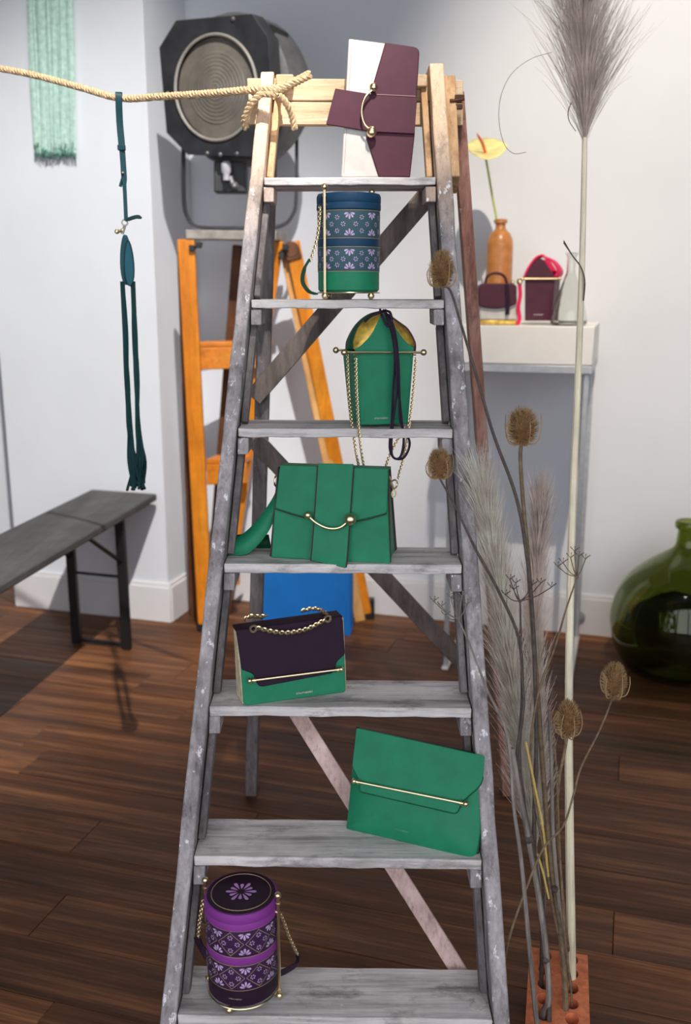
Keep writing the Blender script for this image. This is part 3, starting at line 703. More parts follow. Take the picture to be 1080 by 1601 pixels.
# ------------------------------------------------------------------ plum and green chain bag on tread 5
zN = tz(4) + .001
L = onz(381, 1103, zN); R = onz(541, 1081, zN)
pl = Pl(L, R, 9); P = lambda x, y, o=0, pl=pl: pl.p(x, y, o); bt = V((-pl.n.x, -pl.n.y, 0)).normalized()
t6 = thing('chain_bag', 'deep plum and green box handbag with gold chain handle and gold front bar', 'handbag', (L+R)/2)
q4 = [P(381, 1103, -.003), P(541, 1081, -.003), P(536, 966, -.003), P(371, 989, -.003)]
q4[0].z = q4[1].z = zN
b4 = [q4[0]+bt*.055, q4[1]+bt*.055, q4[2]+bt*.026, q4[3]+bt*.026]; b4[0].z = b4[1].z = zN
part('body', MB().hexa([x+(pl.x*.005 if i in (0, 3) else -pl.x*.003) for i, x in enumerate(q4)], [x+(pl.x*.005 if i in (0, 3) else -pl.x*.003) for i, x in enumerate(b4)]), M['cream'], t6, .003)
for i0, i1, sg in ((0, 3, -1), (1, 2, 1)):
    mb = MB(); a, b_, c, d = q4[i0], b4[i0], b4[i1], q4[i1]
    for f0, f1 in ((.04, .32), (.36, .64), (.68, .96)):
        qa = [a.lerp(b_, f0), a.lerp(b_, f1), d.lerp(c, f1), d.lerp(c, f0)]; o = pl.x*sg*.0035
        mb.hexa([x-o for x in qa], [x+o*.6 for x in qa]) if sg < 0 else mb.hexa([x-o for x in qa][::-1], [x+o*.6 for x in qa][::-1])
    part('gusset', mb, M['cream'], t6, .002, label='cream pleated gusset')
part('front_panel', slab(pl, [(381, 1104, 7), (541, 1082, 7), (537.5, 1000, 0), (375.5, 1025, 0)], .0, .004, 6), M['green'], t6, .0015)
part('rear_panel', MB().prism([x+bt*.003 for x in b4[::-1]], bt*.003), M['plumd'], t6)
part('flap', slab(pl, [(369, 986, 4), (535.5, 963, 8), (539.5, 1023, 3), (526, 1035, 5), (523.5, 1052, 9), (404, 1075, 9), (396.5, 1054, 5), (378, 1047, 3)], .0045, .004, 5), M['plumd'], t6, .0015)
ft = [P(369, 986.5, .0045), P(535.5, 963.5, .0045)]; fb = [ft[0]+bt*.034, ft[1]+bt*.034]
part('flap_top', MB().hexa([ft[0]-UP*.004, ft[1]-UP*.004, fb[1]-UP*.004, fb[0]-UP*.004], [ft[0]+UP*.001, ft[1]+UP*.001, fb[1]+UP*.001, fb[0]+UP*.001]), M['plumd'], t6, .002)
mb = MB(); bar(mb, P(393, 1064.2, .010), P(531, 1046.7, .010), .0021, .0050); part('gold_bar', mb, M['gold'], t6)
mb = MB(); text(mb, 'STRATHBERRY', P(476, 1083, .0006), pl.x, pl.y, .0048); part('lettering', mb, M['goldtext'], t6)
def eye(x, y, o):
    m_ = MB(); m_.torus(P(x, y, o), .0058, .0022, pl.x, (pl.y+pl.n*.2).normalized(), 16, 6); return m_
part('grommet', eye(396, 983, .0085), M['gold'], t6); part('grommet', eye(512, 967.5, .0085), M['gold'], t6)
part('chain_handle', MB().chain(smooth([P(401, 981, .010), P(425, 987, .012), P(450, 989, .013), P(480, 983, .012), P(508, 969, .010)], 8), .0105, .0018), M['gold'], t6)
part('chain_handle', MB().chain(smooth([P(388, 977, 0)+bt*.030, P(397, 972, 0)+bt*.032, P(410, 973, 0)+bt*.034, P(428, 973, 0)+bt*.036], 6), .0105, .0018), M['gold'], t6)
part('chain_handle', MB().chain(smooth([P(480, 964, 0)+bt*.034, P(495, 960, 0)+bt*.032, P(506, 960, 0)+bt*.026, P(513, 963, 0)+bt*.008], 6), .0105, .0018), M['gold'], t6)

# ------------------------------------------------------------------ green clutch on tread 6
zC = tz(5) + .001
L = onz(540, 1297, zC); R = onz(737, 1342, zC)
pl = Pl(L, R, 22); P = lambda x, y, o=0, pl=pl: pl.p(x, y, o)
t7 = thing('clutch_bag', 'emerald green envelope clutch with slim gold bar leaning on the sixth tread', 'handbag', (L+R)/2)
out = densify(rnd([(540, 1297, 4), (645, 1321, 0), (728, 1342, 6), (744, 1338, 8), (751, 1300, 0), (757.5, 1182, 4), (556.5, 1138, 4), (551, 1185, 0), (545, 1250, 0)], 3), 12)
pts = [P(x, y, -.004) for x, y in out]
part('body', MB().pillow(pts[::-1], pl.n, .018, .015), M['green'], t7, ang=60)
edge = MB().tube([P(x, y, -.020) for x, y in [(757.5, 1183), (754, 1240), (751, 1300), (745, 1337)]], .0032, 8); edge.tube([P(557, 1138.5, -.019), P(757.5, 1182, -.019)], .0030, 8)
part('edge_binding', edge, M['plumedge'], t7, label='burgundy binding along the back edge')
def fpl(pts, off, th): return MB().prism([P(x, y, off) for x, y in rnd(pts, 4)][::-1], -pl.n*th)
part('flap', fpl([(557, 1138, 2), (757.5, 1182, 4), (755, 1215, 0), (751, 1228, 12), (729, 1247, 8), (720, 1258, 8), (714, 1272.5, 9), (562, 1237.5, 4), (562, 1222, 8), (550, 1199, 6)], .0135, .0022), M['green'], t7, .001)
mb = MB().tube([P(x, y, .0128) for x, y in rnd([(551, 1199), (563, 1222, 8), (563, 1238, 4), (714, 1273, 9), (720, 1259, 8), (729, 1248, 8), (751, 1229, 12), (756, 1214)], 4)][2:-2], .0011, 6)
part('flap_edge', mb, M['greend'], t7)
mb = MB(); bar(mb, P(556, 1221.8, .0185), P(725, 1256.2, .0185), .0021, .0052); part('gold_bar', mb, M['gold'], t7)
mb = MB(); text(mb, 'STRATHBERRY', P(628, 1299, .0094), pl.x, pl.y, .0042); part('lettering', mb, M['embosstext'], t7)

# ------------------------------------------------------------------ rope tied to the ladder
rope = thing('rope', 'tan twisted rope strung from the left and knotted round the ladder top', 'rope', at(420, 140, 1.99))
def twisted(mb, path, R_, turns_per_m=38):
    pts = resample(smooth(path, 10), .004); m_ = len(pts)
    for k in range(3):
        q = []
        u = (pts[1]-pts[0]).orthogonal().normalized()
        for i in range(m_):
            t = (pts[min(i+1, m_-1)]-pts[max(i-1, 0)]).normalized(); u = (u - t*u.dot(t)).normalized(); b_ = t.cross(u)
            a = 2*math.pi*(k/3 + i*.004*turns_per_m); q.append(pts[i] + (u*math.cos(a)+b_*math.sin(a))*R_*.5)
        mb.tube(q, R_*.56, 6)
    return mb
ra, rb = at(-60, 97, 2.46), at(0, 107, 2.40); rd = (ra-rb)/(rb.x-ra.x); rd.z *= .6
part('line', twisted(MB(), [ra + rd*(3.42+ra.x), ra + rd*1.2, ra + rd*.3, ra, at(0, 107, 2.40), at(60, 119, 2.35), at(130, 138, 2.29), at(188, 153.5, 2.22), at(250, 151, 2.15), at(330, 146, 2.06), at(400, 140, 1.995), at(432, 142, 1.985)], .0078), M['rope'], rope)
part('tail', twisted(MB(), [at(428, 143, 1.985), at(445, 136, 1.985), at(465, 126, 1.99), at(485, 116, 2.0)], .0088), M['rope'], rope)
mb = MB(); twisted(mb, [at(398, 141, 2.0), at(430, 138, 1.985), at(444, 141, 2.0), at(436, 146, 2.06), at(404, 146, 2.075), at(396, 143, 2.02), at(412, 146, 1.988), at(436, 148, 1.985)], .0072)
twisted(mb, [at(410, 145, 1.986), at(396, 158, 1.99), at(386, 175, 2.0), at(382, 190, 2.01), at(385, 203, 2.02)], .0072)
twisted(mb, [at(436, 148, 1.985), at(448, 162, 1.99), at(456, 180, 2.0), at(461, 204, 2.01)], .0072)
part('knot', mb, M['rope'], rope)

# ------------------------------------------------------------------ teal strap with tassel hanging from the rope
t8 = thing('tassel_strap', 'dark teal leather strap with gold clip and long tassel hung from the rope', 'strap', at(187, 160, 2.22))
YS = 2.212
S = lambda x, y, o=0: at(x, y, YS+o)
part('strap', MB().ribbon(smooth([S(186, 152, .012), S(186, 146, .006), S(185.5, 150, -.006), S(187, 190), S(191, 235), S(194, 280), S(196, 320), S(197, 345)], 5), [.0145]*20+[.0125]*6+[.0085]*10, V((1, .3, 0)), .004), M['teal'], t8, .001)
part('keeper', MB().box(S(190, 231, -.001), (.0165, .010, .011)), M['teal'], t8, .001)
part('stud', MB().ball(S(192, 270, -.006), .0028, 10), M['gold'], t8)
part('tab', MB().ribbon(smooth([S(196, 345), S(206, 341, -.004), S(215, 339, -.006), S(221, 341, -.008)], 4), [.004]*2+[.008]*9+[.005]*2, V((.1, .2, 1)), .003), M['tealcord'], t8)
part('tab', MB().ribbon(smooth([S(192, 278, .005), S(189, 288, .004), S(188, 292, .004)], 4), .007, V((1, .3, 0)), .003), M['teal'], t8)
mb = MB().torus(S(195, 348), .0062, .0016, V((1, .2, 0)).normalized(), V((0, 0, 1)), 14, 6); mb.tube([S(195, 353), S(191, 366)], .0035, 8); part('swivel', mb, M['steel'], t8)
mb = MB().tube([S(185, 362), S(192, 360)], .0032, 8); mb.ball(S(183, 362), .0058, 10); mb.ball(S(192, 359.5), .0045, 10); part('clip', mb, M['gold'], t8)
# folded leather loop
def ov(x0, x1, y0, y1, n=20, top=.75): 
    out = []
    for k in range(n):
        a = 2*math.pi*k/n; x = (x0+x1)/2 + (x1-x0)/2*math.sin(a)*(.84 - .16*math.cos(a)); y = (y0+y1)/2 - (y1-y0)/2*math.cos(a); out.append((x + (y-y0)/(y1-y0)*3, y))
    return out
part('loop', MB().prism([S(x, y, -.006) for x, y in ov(184, 204, 366, 446)], V((0, .02, 0))), M['teal'], t8, .002)
part('loop_lining', MB().prism([S(x, y, -.010) for x, y in ov(191, 209, 376, 447)], V((0, .008, 0))), leather('teal_suede', (12, 66, 80)), t8, .001)
mb = MB().tube([S(x, y, -.0105) for x, y in ov(191, 209, 376, 447)] + [S(*ov(191, 209, 376, 447)[0], -.0105)], .0015, 6); part('loop_edge', mb, M['tealcord'], t8)
rg = random.Random(2); mb = MB(); mbr = MB()
for k in range(34):
    lft = k % 2 == 0; j = lambda s_: rg.uniform(-s_, s_); x0 = (191.5 if lft else 207.5)
    (mb if lft else mbr).tube(smooth([S(x0+j(2), 440, j(.006)), S((196 if lft else 210.5)+j(2.5), 520, j(.006)), S((199 if lft else 214)+j(2.5), 600, j(.007)), S((203 if lft else 216)+j(3), 670, j(.008)), S((207 if lft else 221)+j(7), 722, j(.011)), S(214+j(16), 760+j(8), j(.014))], 5), .0036, 6)
part('tassel', mb, M['tealcord'], t8); part('tassel', mbr, M['tealcord'], t8)

# ------------------------------------------------------------------ mint fringe in front of the pier
t9 = thing('fringe_tassel', 'long mint green fringe hanging against the white pier', 'tassel', onpl(80, 10, Wp(0, .39, 0), WN))
rg = random.Random(4); mb = MB(); mt = MB()
for k in range(300):
    x0 = rg.uniform(40, 110); f_ = (x0-40)/70; pk = Wp(0, .375 + rg.uniform(0, .03), 0)
    x1 = 54 + f_*62 + rg.uniform(-3, 3); ye = 236 + rg.uniform(-14, 4)
    a = onpl(x0, -70, pk, WN); b_ = onpl((x0+x1)/2 + rg.uniform(-2.5, 2.5), 90, pk, WN); c = onpl(x1, ye, pk, WN)
    p = smooth([a, b_, c], 4); mb.ribbon(p, .0048, V((1, rg.uniform(-.8, .8), 0)), .0008)
    mt.ribbon([p[-1], p[-1] + (p[-1]-p[-2]).normalized()*rg.uniform(.006, .022)], .0044, V((1, rg.uniform(-.8, .8), 0)), .001)
part('fringe', mb, M['mint'], t9, kind='stuff', flat=True); part('fringe_tips', mt, M['mintd'], t9, kind='stuff', flat=True, label='darker mint cut ends')
part('hanging_cord', MB().tube([onpl(76, -68, Wp(0, .385, 0), WN), Wp(0, .385, 0)*0 + V((onpl(76, -68, Wp(0, .385, 0), WN).x, onpl(76, -68, Wp(0, .385, 0), WN).y, RH+.012))], .004, 6), M['mint'], t9)

# ------------------------------------------------------------------ bench
zb = .572
t10 = thing('bench', 'long dark grey trestle bench with black folding legs by the white pier', 'bench', (-.95, 3.2, 0))
c = [onz(245, 772, zb), onz(143, 765, zb)]
dirb = V((-.165, -1, 0)).normalized()
r0, l0 = c; r1 = r0 + dirb*2.25; l1 = l0 + dirb*2.25
top4 = [r0, l0, l1, r1]
mb = MB().prism([p - UP*.028 for p in top4], UP*.028); part('bench_top', mb, M['bench'], t10, .006, seg=3)
def bleg(u):
    o = dirb*u; mid = (r0+l0)/2; sx = (r0-l0).normalized()
    A = r0 + dirb*u; B = l0 + dirb*u; A = A + (B-A)*.14; B = B + (A-B)*.14
    for p in (A, B):
        part('leg', MB().beam((p.x, p.y, zb-.03), (p.x, p.y, .001), .037, .022, dirb), M['black'], t10, .002)
    part('stretcher', MB().tube([V((A.x, A.y, .30)), V((B.x, B.y, .30))], .006, 8), M['black'], t10)
    part('stretcher', MB().beam((A.x, A.y, .018), (B.x, B.y, .018), .012, .016), M['black'], t10)
    part('stretcher', MB().beam((A.x, A.y, zb-.05), (B.x, B.y, zb-.05), .034, .02), M['black'], t10)
    for p, sg in ((A, .1), (B, .1)):
        q = p + dirb*(.3 if u < 1 else -.3)
        part('strut', MB().beam((p.x, p.y, .36), (q.x, q.y, zb-.032), .014, .008), M['black'], t10)
bleg(.30); bleg(1.92)

# ------------------------------------------------------------------ orange ladder
t11 = thing('stepladder', 'orange varnished wooden stepladder against the wall behind, carrying the spotlight', 'ladder', (-.3, 3.75, 0))
def fl(px, py): p = onz(px, py, .001); return p
def leg(a, b_, wd, tk, m, name='leg', up=V((0, -1, 0)), lab=None): return part(name, MB().beam(a, b_, wd, tk, up), m, t11, .004, label=lab)
S1a, S1b = at(291, 374, 3.62), onz(322, 985, .001)
leg(S1a, S1b, .062, .03, M['orange'], 'stile')
leg(at(287, 392, 3.655), onz(305, 962, .001)+V((0, 0.0, 0)), .045, .03, M['brownz'], 'rear_leg', lab='dark brown strip for the shaded outer side of the left stile')  # left stile's shaded side, added as a separate board in dark colour
S2a, S2b = at(432, 376, 3.70), onz(350, 955, .001)
leg(S2a, S2b, .055, .03, M['orange'], 'stile')
leg(at(447, 392, 3.76), onz(563, 970, .001), .046, .03, M['orangep'], 'rear_leg', lab='pale unvarnished inner leg')
R2a, R2b = at(457, 378, 3.72), onz(573, 966, .001)
leg(R2a, R2b, .055, .03, M['orange'], 'rear_leg')
leg(at(374, 384, 3.84), onz(322, 965, .001)+V((0, .16, 0)), .05, .03, M['brownz'], 'rear_leg')
mb = MB().lathe([(.030, 0), (.030, .036)], at(455, 390, 3.70)+V((0, .0, 0)), 20, V((1, 0, 0)), V((0, 0, 1)), V((0, 1, 0))); mb.beam(at(455, 386, 3.72), at(461, 406, 3.72), .058, .036)
part('end_cap', mb, M['brownz'], t11, .003)
part('top_plate', MB().hexa([at(290, 374, 3.60), at(432, 376, 3.60), at(450, 378, 3.86), at(308, 376, 3.86)], [p + UP*.034 for p in (at(290, 374, 3.60), at(432, 376, 3.60), at(450, 378, 3.86), at(308, 376, 3.86))]), M['plate'], t11, .004)
for (xl, xr, y0, wd) in ((305, 412, 535, .11), (322, 384, 718, .11), (332, 372, 880, .1)):
    Yl = S1a.y + (S1b.y-S1a.y)*(y0-374)/600; a = at(xl, y0, Yl+.01); b_ = at(xr, y0-2, Yl+.09); n = V((.25, 1, 0)).normalized()*wd
    part('tread', MB().hexa([a-UP*.02, b_-UP*.02, b_+n-UP*.02, a+n-UP*.02], [a, b_, b_+n, a+n]), M['orangex'], t11, .003)
    part('tread_apron', MB().hexa([a-UP*.105, b_-UP*.105, b_+n*.2-UP*.105, a+n*.2-UP*.105], [a-UP*.021, b_-UP*.021, b_+n*.2-UP*.021, a+n*.2-UP*.021]), M['orangex'], t11, .003)
mb = MB()
for x, y, Y_ in ((300, 388, 3.6), (311, 383, 3.6)): mb.box(at(x, y, Y_), (.02, .014, .022))
mb.tube([at(298, 392, 3.6), at(316, 380, 3.6)], .006, 8); part('hinge', mb, M['black'], t11, .002); mb = MB()
for x, y, Y_ in ((446, 386, 3.68), (440, 400, 3.68)): mb.box(at(x, y, Y_), (.02, .014, .022))
mb.tube([at(436, 398, 3.68), at(450, 384, 3.68)], .007, 8)
part('hinge', mb, M['black'], t11, .002)
for p, d in ((S1b, V((.01, 0, 0))), (R2b, V((-.008, 0, .0)))):
    part('foot', MB().beam(p + UP*.0, p + UP*.09 + (S1a-p).normalized()*0, .068, .036), M['black'], t11, .004)

# ------------------------------------------------------------------ spotlight on the orange ladder
C = at(337, 138, 3.52); A = V((-.45, -.88, -.08)).normalized(); Rr = A.cross(UP).normalized()*-1; Uu = Rr.cross(A).normalized()
if Rr.x < 0: Rr = -Rr
Uu = (UP - A*UP.dot(A)).normalized()
t12 = thing('spotlight', 'black vintage theatre spotlight with ribbed lens on top of the orange ladder', 'lamp', at(375, 356, 3.73))
lc = lambda u, v, w_=0: C + Rr*u + Uu*v + A*w_
oct_ = [(-.225, -.128), (-.225, .151), (-.144, .228), (.165, .213), (.222, .135), (.222, -.125), (.12, -.228), (-.14, -.207)]
mb = MB()
LR = .172; angs = sorted([2*math.pi*k/28+.01 for k in range(28)] + [math.atan2(v_, u_) % (2*math.pi) for u_, v_ in oct_]); n = len(angs)
ring = [lc(LR*math.cos(a), LR*math.sin(a), .0) for a in angs]
ov_ = []
for k in range(n):     # octagon outline sampled at the same angles as the lens opening
    a = angs[k]; d = V((math.cos(a), math.sin(a))); best = 9
    for i in range(8):
        p = V(oct_[i]); q = V(oct_[(i+1) % 8]); e = q-p; den = d.x*e.y - d.y*e.x
        if abs(den) < 1e-9: continue
        t = (p.x*e.y - p.y*e.x)/den; s_ = (p.x*d.y - p.y*d.x)/den
        if t > 0 and -1e-6 <= s_ <= 1+1e-6: best = min(best, t)
    ov_.append(lc(d.x*best, d.y*best, .0))
bo = [p - A*.07 for p in ov_]; bi = [p - A*.07 for p in ring]
vs = ring + ov_ + bo + bi; fs = []
for k in range(n):
    k2 = (k+1) % n; fs += [[k, n+k, n+k2, k2], [n+k, 2*n+k, 2*n+k2, n+k2], [2*n+k, 3*n+k, 3*n+k2, 2*n+k2], [3*n+k, k, k2, 3*n+k2]]
part('front_plate', mb.add(vs, fs), M['lampbody'], t12, .004)
part('housing', MB().lathe([(.215, -.071), (.245, -.09), (.252, -.11), (.252, -.22), (.23, -.27), (.15, -.31), (.0, -.32)], C, 36, Rr, Uu, A), M['lampgrey'], t12)
part('lens_rim', MB().torus(lc(0, 0, .003), .168, .0055, Rr, Uu, 48, 8), plain('pale_worn_rim', (176, 170, 160), .4, .3), t12)
prof = []
for k in range(60):
    r_ = .165*(1-k/60); prof.append((r_, .016*(1-(r_/.165)**2) + (.003 if r_ < .115 else 0)*abs(((r_/.0125) % 1)-.5)*2 - .014))
prof.append((.0005, .0))
part('lens', MB().lathe(prof, C, 56, Rr, Uu, A, True, True), M['lens'], t12, ang=70)
part('lens_back', MB().lathe([(.168, -.05), (.168, -.03)], C, 40, Rr, Uu, A), M['lampgrey'], t12)
yk = smooth([at(287, 225, 3.66), at(287, 300, 3.70), at(291, 335, 3.72), at(306, 353, 3.73), at(340, 356.5, 3.73), at(410, 356.5, 3.73), at(442, 352, 3.73), at(458, 335, 3.73), at(463, 305, 3.73), at(464, 190, 3.73)], 6)
part('yoke', MB().ribbon(yk, .030, V((0, 1, 0)), .012), M['lampbody'], t12, .002)
mb = MB().hexa([at(334, 300, 3.6), at(384, 300, 3.6), at(384, 252, 3.6), at(334, 252, 3.6)], [p + V((0, .09, 0)) for p in (at(334, 300, 3.6), at(384, 300, 3.6), at(384, 252, 3.6), at(334, 252, 3.6))])
part('terminal_box', mb, M['lampbody'], t12, .004)
mb = MB(); mb.lathe([(.012, 0), (.012, .02), (.018, .03), (.018, .055), (.01, .065)], at(354, 282, 3.57), 14, V((1, 0, 0)), V((0, 1, 0)), UP); part('bulb', mb, plain('frosted_bulb', (190, 188, 196), .3), t12)
mb = MB().tube([at(365, 292, 3.58), at(360, 276, 3.58)], .010, 10); mb.ball(at(367, 290, 3.575), .014, 10); part('knob', mb, M['steel'], t12)
part('clip', MB().beam(at(408, 48, 3.50), at(440, 64, 3.60), .05, .06), M['black'], t12, .004)
mb = MB()
for u_, v_ in ((-.055, -.208), (.0, -.215), (.07, -.217), (.09, .205), (-.205, .0)):
    part('screw', MB().ball(lc(u_, v_, .001), .008, 8), M['steel'], t12)
# ------------------------------------------------------------------ white console table by the wall and what stands on it
LX, RX = onz(697, 1043, .001), onz(884, 1064, .001)
tx = (RX-LX); tx.z = 0; tw = tx.length; tx.normalize(); tb_ = V((-tx.y, tx.x, 0))
TZ = 1.275
tab = thing('console_table', 'narrow white console table with slim metal frame and legs against the wall', 'table', (LX+RX)/2 + tb_*.25)
def tp(u, v, z): q = LX + tx*u + tb_*v; return V((q.x, q.y, z))
def tbox(u0, u1, v0, v1, z0, z1): return MB().hexa([tp(u0, v0, z0), tp(u1, v0, z0), tp(u1, v1, z0), tp(u0, v1, z0)], [tp(u0, v0, z1), tp(u1, v0, z1), tp(u1, v1, z1), tp(u0, v1, z1)])
tdp = .47
part('tabletop', tbox(-.015, tw+.03, -.02, tdp, TZ-.13, TZ), M['tablew'], tab, .004)
part('frame_rail', tbox(-.015, tw+.03, -.025, -.0, TZ-.158, TZ-.131), M['tablem'], tab, .002)
part('frame_rail', tbox(tw+.006, tw+.03, .001, tdp, TZ-.158, TZ-.131), M['tablem'], tab, .002)
part('frame_rail', tbox(-.015, .009, .001, tdp, TZ-.158, TZ-.131), M['tablem'], tab, .002)
for u in (0, tw+.012):
    for v in (-.012, tdp-.03): part('leg', tbox(u-.009, u+.009, v, v+.018, .013, TZ-.159), M['tablem'], tab, .002)
    part('foot_rail', tbox(u-.012, u+.012, -.03, tdp, .001, .0125), M['tablew'], tab, .002)
# bottle
B0 = at(777, 506, 3.60); B0.z = TZ+.001
bt_ = thing('bottle', 'tall ochre stoneware bottle holding a single flower on the white table', 'bottle', B0)
part('body', MB().lathe([(.042, 0), (.048, .006), (.048, .27), (.046, .295), (.036, .318), (.022, .330), (.018, .338), (.018, .352), (.0245, .354), (.0245, .366), (.019, .368), (.014, .367), (.014, .30)], B0, 36), M['stone'], bt_)
fl_ = thing('anthurium_flower', 'single pale yellow anthurium bloom with coral spike standing in the stoneware bottle', 'flower', at(775, 360, 3.60))
part('stem', MB().tube(smooth([B0+UP*.03, B0+UP*.25+V((-.004, 0, 0)), at(776, 343, 3.60), at(770, 310, 3.59), at(762, 262, 3.56), at(759, 246, 3.55)], 6), .0042, 8), M['stemg'], fl_)
cF = at(758, 238, 3.545); vs = []; nr, na = 6, 22; fs = []
for i in range(nr+1):
    for k in range(na):
        a = 2*math.pi*k/na; r_ = i/nr; x = math.cos(a); y = math.sin(a)
        hx = (.078 if x > 0 else .066)*r_*x*(1 - .16*abs(y)); hy = .095*r_*y
        vs.append(cF + V((hx, hy*.95, .006 + .16*hx*(1 if x > 0 else -.5) + .50*hy + .014*r_*r_ - .008*r_)))
for i in range(nr):
    for k in range(na): fs.append([i*na+k, (i+1)*na+k, (i+1)*na+(k+1) % na, i*na+(k+1) % na])
sp_ = part('spathe', MB().add(vs, fs), M['spathe'], fl_, ang=80); sm = sp_.modifiers.new('thickness', 'SOLIDIFY'); sm.thickness = .002
part('spadix', MB().tube(smooth([at(759, 240, 3.53), at(754, 224, 3.50), at(745, 208, 3.48)], 6), [.0052]*9+[.0045, .004, .003, .001], 8), M['spadix'], fl_)
# small barrel bag
B1 = at(779, 507, 3.36); B1.z = TZ+.001
bb = thing('handbag', 'small burgundy topped barrel handbag with pink strap in front of the stoneware bottle', 'handbag', B1)
G = lambda x, y, o=0: at(x, y, 3.33+o)
part('base', MB().hexa([G(750, 508), G(809, 508), G(809, 500.5), G(750, 500.5)], [p + V((0, .07, 0)) for p in (G(750, 508), G(809, 508), G(809, 500.5), G(750, 500.5))]), M['goldlin'], bb, .003)
part('body', MB().hexa([G(750, 500), G(809, 500), G(807, 470), G(750, 470)], [p + V((0, .07, 0)) for p in (G(750, 500), G(809, 500), G(807, 470), G(750, 470))]), M['white'], bb, .004)
q = rnd([(748, 478, 3), (757, 481, 3), (775, 483, 5), (797, 480, 3), (808, 474, 3), (808, 446, 8), (800, 443, 3), (756, 443, 4), (748, 449, 4)], 4)
part('flap', MB().prism([G(x, y, -.012) for x, y in q][::-1], V((0, .09, 0))), M['plum'], bb, .004)
part('handle', MB().tube(smooth([G(758, 446, .02), G(762, 432, .02), G(775, 427, .02), G(788, 432, .02), G(793, 447, .02)], 6), .005, 8), M['plum'], bb)
part('front_strap', MB().ribbon([G(792, 444, -.016), G(794, 470, -.016), G(793, 492, -.014)], .014, V((1, 0, 0)), .004), M['plumd'], bb, .001)
part('clasp_ball', MB().ball(G(812, 440, .0), .011, 10), M['gold'], bb); mb = MB().ball(G(801, 441, -.006), .008, 10); part('clasp_ball', mb, M['gold'], bb)
part('side_strap', MB().ribbon(smooth([G(812, 444, .0), G(813, 462, -.004), G(810, 480, -.008), G(812, 498, -.01), G(808, 508.4, -.012)], 5), .014, V((1, .4, 0)), .004), M['pink'], bb, .001, label='hot pink strap')
# burgundy lantern bag
B2 = at(848, 505, 3.42); B2.z = TZ+.001
lb = thing('lantern_bag', 'burgundy lantern shaped handbag with hot pink lining on the white table', 'handbag', B2)
G = lambda x, y, o=0: at(x, y, 3.37+o)
bw = V((.04, .09, 0))
f4 = [G(820, 501.5), G(862, 501.5), G(867, 436), G(820, 436)]
part('body', MB().hexa(f4, [p + bw for p in f4]), M['plum'], lb, .003)
gp = rnd([(820, 435, 0), (868, 435, 0), (862, 424, 6), (850, 406, 4), (842, 403, 4), (833, 412, 6), (822, 428, 6)], 4)
part('front_gable', MB().prism([G(x, y) for x, y in gp][::-1], V((0, .004, 0))), M['plum'], lb, .001)
part('rear_gable', MB().prism([G(x, y)+bw for x, y in gp][::-1], V((0, .004, 0))), M['pink'], lb, .001)
for pts_ in ([(820, 434), (826, 420), (838, 404), (847, 400)], [(868, 434), (873, 423), (864, 408), (849, 400)]):
    cv = smooth([G(x, y, .0) for x, y in pts_], 5); cv2 = [p + bw*(1-.5*i/len(cv)) for i, p in enumerate(cv)]
    vs = [];
    for p, q_ in zip(cv, cv2): vs += [p, q_]
    o = part('lining', MB().add(vs, [[2*i, 2*i+1, 2*i+3, 2*i+2] for i in range(len(cv)-1)]), M['pink'], lb); o.modifiers.new('thickness', 'SOLIDIFY').thickness = .006
mb = MB(); bar(mb, G(818, 436, -.008), G(873, 436, -.008), .003, .007, collar=False); part('gold_bar', mb, M['gold'], lb)
mb = MB(); text(mb, 'STRATHBERRY', G(842, 492, -.002), V((1, 0, 0)), UP, .0056); part('lettering', mb, M['goldtext'], lb)
# flask
B3 = at(888, 514, 3.31); B3.z = TZ+.001
part_f = MB().lathe([(.0, .0), (.054, .0), (.061, .006), (.061, .016), (.055, .05), (.026, .145), (.0155, .175), (.0145, .225), (.021, .238), (.0195, .239), (.0125, .226), (.0135, .175), (.024, .145), (.053, .05), (.0585, .016), (.052, .006), (.0, .004)], B3, 36, cap0=False, cap1=False)
o = part('flask', part_f, M['clearglass'], None, origin=B3); o['label'] = 'clear conical glass flask at the right end of the white table'; o['category'] = 'flask'

# ------------------------------------------------------------------ blue shopping bag
t13 = thing('paper_bag', 'bright blue paper carrier bag standing on the floor behind the ladder', 'bag', onz(475, 995, 0))
a = onz(400, 984, .001); b_ = onz(547, 994, .001); n_ = V((.12, 1, 0)).normalized()*.11; hh = .30
q0 = [a, b_, b_+n_, a+n_]; i1 = [p + UP*hh for p in q0]; i1[1] = i1[1]+V((-.006, 0, 0))
mid = [(q0[1]+q0[2])/2 + V((-.02, 0, 0)), (i1[1]+i1[2])/2 + V((-.03, 0, 0))]
mb = MB()
mb.hexa([q0[0], q0[1], q0[1]+n_*.02, q0[0]+n_*.02], [i1[0], i1[1], i1[1]+n_*.02, i1[0]+n_*.02]); part('front_panel', mb, M['blue'], t13)
mb = MB().hexa([q0[3]-n_*.02, q0[2]-n_*.02, q0[2], q0[3]], [i1[3]-n_*.02, i1[2]-n_*.02, i1[2], i1[3]]); part('rear_panel', mb, M['blue'], t13)
for e0, e1 in ((0, 3), (1, 2)):
    mb = MB()
    s_ = V((.02, 0, 0)) if e0 == 0 else V((-.02, 0, 0)); m0 = (q0[e0]+q0[e1])/2 + s_; m1 = (i1[e0]+i1[e1])/2 + s_*1.6
    for p, pp in ((q0[e0], i1[e0]), (q0[e1], i1[e1])):
        e = V((.0015, 0, 0)); mb.hexa([p, m0, m0+e, p+e], [pp, m1, m1+e, pp+e])
    part('gusset', mb, M['blue'], t13)
part('base', MB().prism([p + UP*.0005 for p in q0], UP*.003), M['blue'], t13)
